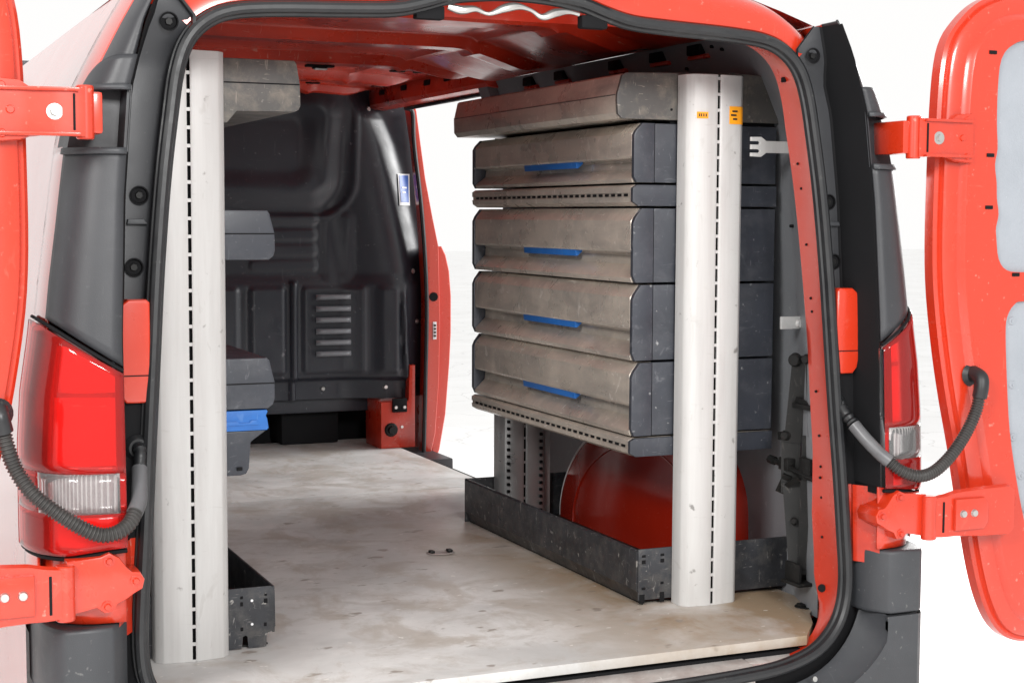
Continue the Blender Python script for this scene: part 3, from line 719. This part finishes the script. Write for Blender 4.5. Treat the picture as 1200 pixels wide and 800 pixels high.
def hinge_low(s):
    x0 = .922
    bm = nb(); cyl(bm, (s*x0, -.300, .216), (0, 0, 1), .017, .098, 16, None, .002)
    rows = []
    for x, y, z0, z1 in ((.925, -.302, .219, .312), (.955, -.306, .218, .316), (.985, -.304, .218, .322), (1.02, -.304, .216, .324), (1.05, -.306, .214, .326), (1.13, -.306, .212, .328), (1.145, -.304, .222, .318)):
        rows.append([(s*x, y, z0), (s*x, y-.012, z0+.004), (s*x, y-.012, z1-.004), (s*x, y, z1)])
    V = loft(bm, rows, cu=True); bm.faces.new(V[0]); bm.faces.new(V[-1][::-1])
    prism(bm, [(s*.975, .235), (s*1.055, .235), (s*1.065, .25), (s*1.065, .29), (s*1.055, .305), (s*.975, .305)], 1, -.326, -.315, .004)
    h = finish('door_hinge', bm, 'red_paint', van, 35)
    bm = nb(); box(bm, min(s*.946, s*.951), max(s*.946, s*.951), -.3185, -.308, .232, .300, .001); finish('hinge_slot', bm, 'dark_gap', h)
    for x in (.995, 1.025):
        bm = nb(); cyl(bm, (s*x, -.325, .272), (0, -1, 0), .0095, .006, 12, .007); finish('bolt', bm, 'steel', h)
    # body plate with three ears
    ol = [(.918, .222), (.868, .232), (.855, .221), (.84, .222), (.832, .236), (.815, .244), (.803, .252), (.788, .260), (.784, .276), (.792, .290), (.807, .292), (.815, .300), (.828, .318), (.845, .328), (.860, .322), (.918, .318)]
    bm = nb(); prism(bm, [(s*x, z) for x, z in ol], 1, -.296, -.225, .004); b_ = finish('hinge_plate', bm, 'red_paint', h, 35)
    for x, z in ((.800, .275), (.846, .314), (.850, .233)):
        bm = nb(); cyl(bm, (s*x, -.295, z), (0, -1, 0), .010, .003, 14); cyl(bm, (s*x, -.297, z), (0, -1, 0), .007, .006, 10, .005); finish('bolt', bm, 'red_worn', b_)
for s in (1, -1): hinge_top(s); hinge_low(s)

# ---- rear doors folded back
def door(s, dx):
    edge = [(1.30, 1.43), (1.16, 1.425), (1.10, 1.412), (1.055, 1.39), (1.015, 1.355), (.985, 1.315), (.969, 1.26), (.961, 1.16), (.958, 1.0), (.958, .86), (.965, .75), (.985, .62), (1.008, .51), (1.034, .405), (1.056, .30), (1.077, .205), (1.098, .12), (1.122, .05), (1.152, -.005), (1.19, -.042), (1.24, -.060), (1.32, -.064)]
    e2 = [(p.x, p.z) for p in catmull([(x, 0, z) for x, z in edge], 3)]
    far = [(1.72, -.064), (1.76, -.02), (1.76, 1.38), (1.72, 1.43)]
    O = e2+far; n = len(O)
    def inset(d):
        out = []
        for i in range(n):
            a, b_ = Vector(O[i-1]), Vector(O[(i+1) % n]); t = (b_-a).normalized(); nn = Vector((-t.y, t.x))
            c = Vector((1.40, .68))
            if nn.dot(c-Vector(O[i])) < 0: nn = -nn
            p = Vector(O[i])+nn*d; out.append((p.x, p.y))
        return out
    T = lambda p: (s*(p[0]+dx), p[1])
    levels = [(.012, -.20), (0, -.215), (0, -.243), (.006, -.250), (.013, -.248), (.016, -.256), (.022, -.260), (.050, -.262), (.056, -.270), (.064, -.275)]
    bm = nb(); rows = [[(T(p)[0], y, p[1]) for p in inset(d)] for d, y in levels]
    V = loft(bm, rows, cu=True); bm.faces.new(V[0])
    # inner face with the two openings
    up = catmull([(x, 0, z) for x, z in ((1.20, 1.318), (1.14, 1.305), (1.108, 1.272), (1.100, 1.21), (1.100, 1.13), (1.104, 1.075), (1.098, 1.04), (1.104, 1.00), (1.106, .965), (1.112, .93), (1.106, .90), (1.108, .875), (1.116, .83), (1.140, .805), (1.19, .80), (1.3, .80), (1.60, .80), (1.66, .86), (1.66, 1.25), (1.60, 1.32), (1.4, 1.322))], 3, True)
    up = [(p.x, p.z) for p in up]
    lo = catmull([(x, 0, z) for x, z in ((1.20, .735), (1.165, .728), (1.145, .70), (1.142, .66), (1.150, .55), (1.162, .44), (1.185, .33), (1.212, .23), (1.24, .15), (1.28, .10), (1.34, .09), (1.60, .09), (1.66, .15), (1.66, .66), (1.60, .735), (1.4, .737))], 3, True)
    lo = [(p.x, p.z) for p in lo]
    plate(bm, [T(p) for p in inset(.064)], [[T(p) for p in up], [T(p) for p in lo]], 1, -.275, -.263)
    d = finish('rear_door', bm, 'red_paint', van, 32)
    d['label'] = ('right' if s > 0 else 'left')+' rear door folded back, inner side showing'
    for nm, pts in (('door_panel', up), ('door_panel', lo)):
        bm = nb(); plate(bm, [T((1.4+(p[0]-1.4)*1.02, p[1]+(.02 if p[1] > (1.06 if pts is up else .42) else -.02))) for p in pts], [], 1, -.266, -.253)
        finish(nm, bm, 'door_lining', d)
    for x, z in ((1.165, .69), (1.172, .545), (1.178, .425), (1.205, .335), (1.222, .255), (1.26, .15)):
        bm = nb(); cyl(bm, (s*(x+dx), -.265, z), (0, -1, 0), .011, .004, 14, .008); cyl(bm, (s*(x+dx), -.269, z), (0, -1, 0), .003, .002, 8); finish('rivet', bm, 'door_lining', d)
    for x, z in ((1.083, 1.285), (1.084, 1.06), (1.084, .945), (1.165, .795)):
        bm = nb(); box(bm, min(s*(x+dx)-.010, s*(x+dx)+.010), max(s*(x+dx)-.010, s*(x+dx)+.010), -.2775, -.271, z-.004, z+.004, .001); finish('clip_slot', bm, 'dark_gap', d)
    return d
door(1, 0.0); door(-1, .008)

# ---- cable conduits between body and doors
def conduit(pts, n, r, name='cable_conduit', start_plain=0):
    p = catmull(pts, n); bm = nb()
    dense = []
    for i in range(len(p)-1):
        for k in range(5): dense.append(p[i].lerp(p[i+1], k/5))
    dense.append(p[-1])
    tube(bm, dense, lambda i, s: r*(1+.13*math.sin(s*2*PI/.0065)), 14)
    return finish(name, bm, 'conduit', van, 80)
c1 = conduit([(.818, -.290, .395), (.84, -.308, .374), (.875, -.318, .362), (.915, -.318, .368), (.955, -.315, .392), (.99, -.312, .425), (1.02, -.308, .462), (1.042, -.304, .50), (1.052, -.30, .53)], 14, .0125)
bm = nb(); tube(bm, catmull([(.772, -.225, .468), (.785, -.250, .440), (.804, -.276, .410), (.820, -.292, .393)], 6), .0145, 14); finish('conduit_sleeve', bm, 'sleeve_metal', c1)
bm = nb(); tube(bm, catmull([(.765, -.175, .52), (.766, -.195, .495), (.772, -.223, .47)], 6), lambda i, s: .012+.002*math.sin(s*500), 12); finish('conduit_boot', bm, 'rubber', c1)
bm = nb(); tube(bm, catmull([(1.052, -.30, .525), (1.055, -.302, .548), (1.057, -.296, .568), (1.057, -.268, .578)], 6), .0165, 14); cyl(bm, (1.058, -.262, .572), (0, -1, 0), .027, .012, 20, .022, .003); finish('conduit_boot', bm, 'rubber', c1)
c2 = conduit([(-.798, -.290, .398), (-.812, -.305, .379), (-.835, -.315, .367), (-.865, -.318, .366), (-.90, -.318, .384), (-.94, -.315, .413), (-.975, -.308, .445), (-1.0, -.295, .485), (-1.013, -.297, .525), (-1.02, -.295, .56)], 14, .0125)
bm = nb(); tube(bm, catmull([(-.777, -.215, .462), (-.782, -.240, .435), (-.788, -.268, .412), (-.80, -.292, .395)], 6), .0145, 14); finish('conduit_sleeve', bm, 'sleeve_metal', c2)
bm = nb(); cyl(bm, (-.774, -.178, .495), (0, -1, 0), .024, .014, 20, .020, .003); tube(bm, catmull([(-.774, -.19, .495), (-.774, -.210, .49), (-.777, -.216, .46)], 6), lambda i, s: .011+.002*math.sin(s*500), 12); finish('conduit_boot', bm, 'rubber', c2)
bm = nb(); tube(bm, catmull([(-1.018, -.297, .55), (-1.024, -.30, .575), (-1.026, -.29, .59)], 6), .0165, 14); cyl(bm, (-1.026, -.272, .58), (0, -1, 0), .027, .012, 20, .022, .003); finish('conduit_boot', bm, 'rubber', c2)

# ================================================================== RACKS
def make_post(bm, xc, y0, h, holes=False):
    """slotted column: two folded half faces, bridges across the slot, side returns"""
    for s in (-1, 1):
        ol = [(xc+s*.0036, y0+.002), (xc+s*.010, y0), (xc+s*.060, y0+.006), (xc+s*.0635, y0+.008), (xc+s*.0745, y0+.020), (xc+s*.077, y0+.025), (xc+s*.077, y0+.06), (xc+s*.073, y0+.06), (xc+s*.073, y0+.026), (xc+s*.062, y0+.014), (xc+s*.058, y0+.011), (xc+s*.0036, y0+.006)]
        prism(bm, ol, 2, 0, h, .0008, 1)
    pitch = .0365; n = int(h/pitch)
    for k in range(n+1):
        z = k*pitch; box(bm, xc-.0036, xc+.0036, y0+.0028, y0+.0060, max(0, z-.0035), min(h, z+.0035))
def slot_shade(xc, y0, h, parent):  # dark insert added behind the slots, stands for the shade inside the post
    bm = nb(); prism(bm, [(xc-.05, y0+.016), (xc+.05, y0+.016), (xc+.05, y0+.05), (xc+.045, y0+.05), (xc+.045, y0+.021), (xc-.045, y0+.021), (xc-.045, y0+.05), (xc-.05, y0+.05)], 2, .0, h-.002)
    finish('slot_shade', bm, 'dark_gap', parent)

# ---- right rack with drawers
rr_ = thing('drawer_rack', 'tall rack of brown-grey drawers with blue handles behind white post at the right', 'drawer rack', (.6, .6, 0))
bm = nb(); make_post(bm, .624, .118, 1.25); post = finish('post', bm, 'post_white', rr_); slot_shade(.624, .118, 1.25, post)
bm = nb(); prism(bm, [(.567, .1218), (.595, .1188), (.595, .122), (.567, .125)], 2, 1.148, 1.163); finish('orange_sticker', bm, 'orange_label', post)
bm = nb(); prism(bm, [(.652, .1192), (.683, .1226), (.688, .1245), (.6978, .1355), (.695, .139), (.652, .125)], 2, 1.137, 1.178); st = finish('orange_sticker', bm, 'orange_label', post)
for z, a, b_ in ((1.167, .660, .675), (1.158, .656, .672), (1.149, .662, .674)):
    bm = nb(); prism(bm, [(a, .1186+(a-.652)*.11), (b_, .1186+(b_-.652)*.11), (b_, .1215+(b_-.652)*.11), (a, .1215+(a-.652)*.11)], 2, z-.0025, z+.0018); finish('sticker_line', bm, 'label_ink', st)
for k, a in enumerate((.571, .576, .582, .588)):
    bm = nb(); prism(bm, [(a, .1209-(a-.571)*.107), (a+.003, .1206-(a-.571)*.107), (a+.003, .123), (a, .123)], 2, 1.152, 1.159); finish('sticker_line', bm, 'label_ink', post)
# far column
bm = nb(); make_post(bm, .624, 1.22, .37)
far = finish('post', bm, 'post_grey', rr_); slot_shade(.624, 1.22, .37, far)
bm = nb()
for x in (.570, .677):
    for k in range(16): box(bm, x-.004, x+.004, 1.217, 1.226, .03+.021*k, .038+.021*k)
o = finish('hole_row', bm, 'dark_gap', far); o['kind'] = 'stuff'
bm = nb(); prism(bm, [(.68, 1.26), (.725, 1.26), (.725, 1.29), (.68, 1.29)], 2, 0, .37, .004); finish('post_return', bm, 'post_grey', rr_)

YN, YF = .187, 1.188
K = 1.0213
def kx(x): return -1.2784+(x+1.2784)*K
def kz(z): return .9185+(z-.9185)*K
def ky(y): return -3.0683+(y+3.0683)*K
def drawer(z0, z1, xf=.4380):
    z0, z1 = kz(z0), kz(z1)
    h = z1-z0-.005; z0 = z0+.0025
    X = lambda d: xf+d
    prof = [(X(.022), z0+h), (X(.003), z0+h*.86), (X(0), z0+h*.83), (X(0), z0+h*.44), (X(.003), z0+h*.41), (X(.030), z0+h*.40), (X(.033), z0+h*.36), (X(.031), z0+h*.24), (X(.004), z0+h*.09), (X(0), z0+h*.06), (X(.004), z0), (X(.10), z0), (X(.10), z0+h)]
    bm = nb(); prism(bm, prof, 1, YN+.012, YF-.02, .0015, 1)
    d = finish('drawer', bm, 'drawer_front', rr_, 25)
    capo = [(X(.020), z0+h), (X(.004), z0+h*.88), (X(-.002), z0+h*.80), (X(-.002), z0+h*.10), (X(.006), z0), (X(.052), z0), (X(.052), z0+h)]
    bm = nb(); prism(bm, capo, 1, YN-.004, YN+.010, .003); finish('end_cap', bm, 'slate_plastic', d)
    bm = nb(); prism(bm, capo, 1, YF-.018, YF, .003); finish('end_cap', bm, 'slate_plastic', d)
    bm = nb(); box(bm, X(.0545), .826, YN, YF-.005, z0, z0+h, .004); finish('drawer_body', bm, 'slate_plastic', d)
    zh = z0+h*.40
    bm = nb(); prism(bm, [(X(.004), zh+.003), (X(.025), zh+.002), (X(.025), zh-.003), (X(.012), zh-.014), (X(.006), zh-.014)], 1, ky(.432), ky(.748), .002)
    hd = finish('handle', bm, 'blue_plastic', d)
    return d
drawer(.9958, 1.1357); drawer(.7671, .9424); drawer(.5879, .7671); drawer(.4131, .5879)
def tray(z0, z1, xf=.436):
    z0, z1 = kz(z0), kz(z1)
    h = z1-z0-.005; z0 += .0025
    X = lambda d: xf+d
    prof = [(X(.010), z0+h), (X(0), z0+h*.88), (X(0), z0+h*.62), (X(.003), z0+h*.60), (X(.003), z0+h*.44), (X(.0), z0+h*.42), (X(0.002), z0+h*.18), (X(.016), z0), (X(.39), z0), (X(.39), z0+h)]
    bm = nb(); prism(bm, prof, 1, YN+.010, YF, .0012, 1); t = finish('tray', bm, 'drawer_front', rr_, 25)
    bm = nb(); prism(bm, [(X(.010), z0+h), (X(-.002), z0+h*.85), (X(-.002), z0+h*.2), (X(.014), z0), (X(.39), z0), (X(.39), z0+h)], 1, YN-.004, YN+.009, .003); finish('end_cap', bm, 'slate_plastic', t)
    bm = nb(); y = YN+.03
    while y < YF-.03: box(bm, X(.001), X(.006), y, y+.018, z0+h*.46, z0+h*.58); y += .033
    o = finish('slot_row', bm, 'dark_gap', t); o['kind'] = 'stuff'
tray(.9424, .9958); tray(.365, .4131)
# top shelf of the rack
z0, z1 = kz(1.143), kz(1.243)
prof = [(0.4092, z1), (0.4031, z1-.004), (0.3929, z0+.055), (0.3918, z0+.05), (0.3929, z0+.012), (0.4031, z0), (0.5583, z0), (0.5583, z1)]
bm = nb(); prism(bm, prof, 1, YN+.008, 1.224, .003); t = finish('top_shelf', bm, 'drawer_front', rr_, 25)
prof = [(0.4133, z1+.002), (0.4031, z1-.004), (0.3908, z0+.055), (0.3903, z0+.04), (0.3929, z0+.008), (0.4051, z0-.002), (0.8290, z0-.002), (0.8290, z1+.006), (0.7013, z1+.012)]
bm = nb(); prism(bm, prof, 1, YN-.004, YN+.007, .004); o = finish('end_cap', bm, 'shelf_dusty', t)
bm = nb(); box(bm, 0.5379, 0.8290, YN+.008, 1.21, z0, z1, .004); finish('shelf_body', bm, 'shelf_dusty', t)
bm = nb(); box(bm, 0.3918, 0.3954, YN+.01, 1.222, z0+.052, z0+.0545); finish('shelf_groove', bm, 'shelf_dusty', t)
bm = nb(); cyl(bm, (0.5328, YN-.003, kz(1.165)), (0, -1, 0), .003, .003, 8); finish('screw', bm, 'dark_gap', t)
bm = nb(); box(bm, 0.5379, 0.8238, YN+.01, 1.18, kz(1.1345), kz(1.1425)); finish('shelf_gap', bm, 'dark_gap', t)
# brackets to the body side
bm = nb()
zc = 1.085
ol = [(.700, zc+.0225), (.728, zc+.0235), (.742, zc+.014), (.862, zc+.014), (.862, zc-.014), (.742, zc-.014), (.728, zc-.0235), (.700, zc-.0225), (.700, zc-.014), (.722, zc-.014), (.725, zc-.010), (.722, zc-.006), (.700, zc-.006), (.700, zc+.005), (.722, zc+.005), (.725, zc+.009), (.722, zc+.013), (.700, zc+.013)]
prism(bm, ol, 1, .100, .106, .0008, 1); finish('mounting_bracket', bm, 'post_white', rr_)
bm = nb(); box(bm, .795, .872, .105, .112, .655, .685, .002); cyl(bm, (.845, .104, .668), (0, -1, 0), .011, .010, 12, .009); finish('mounting_bracket', bm, 'galvanised', rr_)
# floor tray
bm = nb()
prism(bm, [(.460, .030), (.456, .035), (.456, .128), (.461, .132), (.464, .132), (.464, .026), (.475, 0.0), (.472, 0)], 1, .186, 1.29, .0)
box(bm, .458, .885, .180, .186, .012, .135, .0015); box(bm, .458, .885, 1.29, 1.296, .0, .132, .0015); box(bm, .880, .886, .186, 1.29, 0, .132, .0015)
ft = finish('floor_tray', bm, 'tray_metal', rr_, 30)
bm = nb(); box(bm, .47, .88, .20, 1.28, .002, .004); finish('tray_base', bm, 'dark_metal', ft)
for x, z, w_, hh in ((.472, .118, .005, .006), (.472, .104, .005, .009), (.522, .118, .005, .006), (.522, .104, .005, .009), (.472, .04, .005, .006), (.522, .05, .004, .006), (.468, .015, .007, .022), (.522, .016, .006, .024)):
    bm = nb(); box(bm, x-w_, x+w_, .1785, .181, z-hh/2, z+hh/2, .001); finish('tray_hole', bm, 'dark_gap', ft)
for x in (.53, .60, .66):
    bm = nb(); cyl(bm, (x, 1.289, .10), (0, -1, 0), .004, .003, 8); finish('tray_rivet', bm, 'steel', ft)

# ---- left rack
lr = thing('shelf_rack', 'narrow rack of dark trays behind white slotted post at the left', 'shelf rack', (-.6, .6, 0))
bm = nb(); make_post(bm, -.612, .112, 1.25); slot_shade(-.612, .112, 1.25, finish('post', bm, 'post_white', lr))
bm = nb(); make_post(bm, -.612, 1.16, 1.25); finish('post', bm, 'post_grey', lr)
def lshelf(prof, name, m, groove=None, y0=.17, y1=1.12):
    bm = nb(); prism(bm, prof, 1, y0, y1, .004, 2); o = finish(name, bm, m, lr, 30)
    if groove: 
        bm = nb(); box(bm, -.76, groove[0], y0-.0012, y0+.002, groove[1]-.0012, groove[1]+.0012); finish('shelf_seam', bm, 'dark_gap', o)
    return o
z = 1.137
lshelf([(-.78, 1.243), (-.376, 1.243), (-.371, 1.236), (-.364, 1.195), (-.363, 1.15), (-.367, 1.141), (-.376, 1.136), (-.50, 1.134), (-.52, 1.11), (-.78, 1.11)], 'top_shelf', 'shelf_dusty', (-.366, 1.193))
lshelf([(-.78, .930), (-.437, .930), (-.432, .924), (-.421, .882), (-.420, .846), (-.424, .834), (-.434, .826), (-.78, .826)], 'tray', 'slate_plastic', (-.4225, .881))
lshelf([(-.78, .620), (-.440, .620), (-.434, .614), (-.423, .568), (-.423, .532), (-.427, .52), (-.438, .512), (-.78, .512)], 'tray', 'slate_plastic', (-.4245, .566))
# floor tray of the left rack
bm = nb()
ol = [(-.80, .132), (-.436, .132), (-.428, .122), (-.427, .045), (-.432, .035), (-.446, .030), (-.447, .004), (-.449, .002), (-.486, .002), (-.488, .027), (-.492, .03), (-.498, .027), (-.50, .002), (-.80, .002)]
prism(bm, ol, 1, .165, .169, .0); box(bm, -.432, -.427, .169, 1.2, .03, .13, .0015); box(bm, -.80, -.427, 1.2, 1.206, 0, .132, .001)
t = finish('floor_tray', bm, 'tray_metal', lr, 30)
for x, z, w_, hh in ((-.500, .112, .003, .006), (-.500, .098, .003, .009), (-.448, .114, .003, .005), (-.448, .101, .004, .010), (-.500, .044, .003, .008), (-.449, .05, .003, .008)):
    bm = nb(); box(bm, x-w_, x+w_, .1635, .1655, z-hh/2, z+hh/2, .001); finish('tray_hole', bm, 'dark_gap', t)
for x, z in ((-.478, .104), (-.478, .053)):
    bm = nb(); cyl(bm, (x, .1655, z), (0, -1, 0), .003, .002, 8); finish('tray_rivet', bm, 'white_label', t)
bm = nb(); box(bm, -.79, -.44, .18, 1.19, .002, .005); finish('tray_base', bm, 'dark_metal', t)

# ---- storage bin hanging under the third tray
sb = thing('storage_bin', 'dark grey storage bin with bright blue rim under the left rack tray', 'storage bin', (-.55, .4, .37))
bm = nb(); prism(bm, [(-.70, .465), (-.440, .465), (-.472, .443), (-.474, .440), (-.478, .385), (-.484, .374), (-.495, .371), (-.70, .371)], 1, .178, .62, .003); b_ = finish('bin_body', bm, 'slate_plastic', sb, 30)
bm = nb(); box(bm, -.505, -.493, .1745, .180, .382, .389, .001); finish('bin_slot', bm, 'dark_gap', b_)
bm = nb(); prism(bm, [(-.70, .509), (-.440, .509), (-.438, .505), (-.442, .497), (-.439, .490), (-.436, .470), (-.440, .466), (-.70, .466)], 1, .174, .625, .002); rim = finish('bin_rim', bm, 'blue_plastic', sb, 30)
bm = nb(); prism(bm, [(-.70, .487), (-.505, .487), (-.50, .483), (-.478, .483), (-.474, .488), (-.462, .488), (-.456, .478), (-.70, .478)], 1, .1715, .176, .001); finish('rim_step', bm, 'blue_plastic', rim)

# ---- scissor jack stowed beside the right rear pillar
jk = thing('scissor_jack', 'dark worn scissor jack stowed upright against the grey lining', 'jack', (.80, .02, .05))
def bar(bm, p, q, w, t, bev=.002):
    p, q = Vector(p), Vector(q); a = (q-p).normalized(); n = Vector((.56, .83, 0)); n = (n-a*n.dot(a)).normalized(); u = a.cross(n)
    w *= 1.3
    rows = [[c+u*w*i+n*t*j for i, j in ((-.5, -.5), (.5, -.5), (.5, .5), (-.5, .5))] for c in (p-a*w*.3, q+a*w*.3)]
    V = loft(bm, rows, cu=True); bm.faces.new(V[0][::-1]); bm.faces.new(V[1])
def jpart(fn, name, m='dark_metal', parent=jk):
    bm = nb(); fn(bm); return finish(name, bm, m, parent, 30)
J = lambda y, z, dx=0: (.805+dx, y, z)
jpart(lambda b: (bar(b, J(.035, .585), J(.062, .40), .030, .006), bar(b, J(.030, .585, .02), J(.052, .40, .02), .028, .006)), 'upper_arm')
jpart(lambda b: (bar(b, J(.005, .585, .012), J(-.01, .42, .012), .024, .006)), 'upper_arm')
jpart(lambda b: (bar(b, J(.070, .40), J(.068, .28), .034, .006), bar(b, J(.062, .28), J(.030, .09), .032, .006)), 'lower_arm')
jpart(lambda b: (bar(b, J(.01, .40, .012), J(.02, .10, .012), .026, .006)), 'lower_arm')
jpart(lambda b: cyl(b, J(.036, .588, -.012), (-1, -.6, 0), .017, .016, 16, .014, .002), 'pivot')
jpart(lambda b: cyl(b, J(.008, .592, 0), (-1, -.6, 0), .012, .014, 14, .010, .002), 'pivot')
jpart(lambda b: cyl(b, J(.072, .405, -.012), (-1, -.6, 0), .013, .012, 14, .010, .002), 'pivot')
jpart(lambda b: (bar(b, J(.065, .492), J(.0, .482), .014, .010), box(b, .79, .81, -.03, .045, .474, .486, .002)), 'load_hook')
jpart(lambda b: (cyl(b, J(.13, .335, -.005), (0, -1, -.12), .007, .17, 10), cyl(b, J(.13, .335, -.005), (0, 1, .1), .011, .02, 8)), 'screw_spindle')
jpart(lambda b: box(b, .79, .815, .06, .10, .32, .35, .003), 'spindle_nut'); jpart(lambda b: box(b, .79, .815, .09, .105, .39, .41, .003), 'spindle_stop'); jpart(lambda b: box(b, .795, .82, -.025, .02, .31, .36, .003), 'spindle_nut')
jpart(lambda b: (bar(b, J(.095, .27, -.01), J(.07, .305, -.01), .016, .006), bar(b, J(.095, .27, -.01), J(.02, .31, -.01), .010, .006)), 'crank_clip', 'dark_metal')
jpart(lambda b: (box(b, .775, .835, -.02, .055, .058, .066, .002), box(b, .782, .79, -.01, .05, .062, .11, .002), box(b, .82, .828, -.01, .05, .062, .11, .002)), 'jack_base')
jpart(lambda b: cyl(b, J(.035, .205, -.008), (-1, -.6, 0), .010, .008, 12, .008, .002), 'pivot', 'dark_metal')
bm = nb(); cyl(bm, (.828, -.01, .06), (.02, 0, 1), .006, .22, 10); finish('crank_handle', bm, 'galvanised', jk)
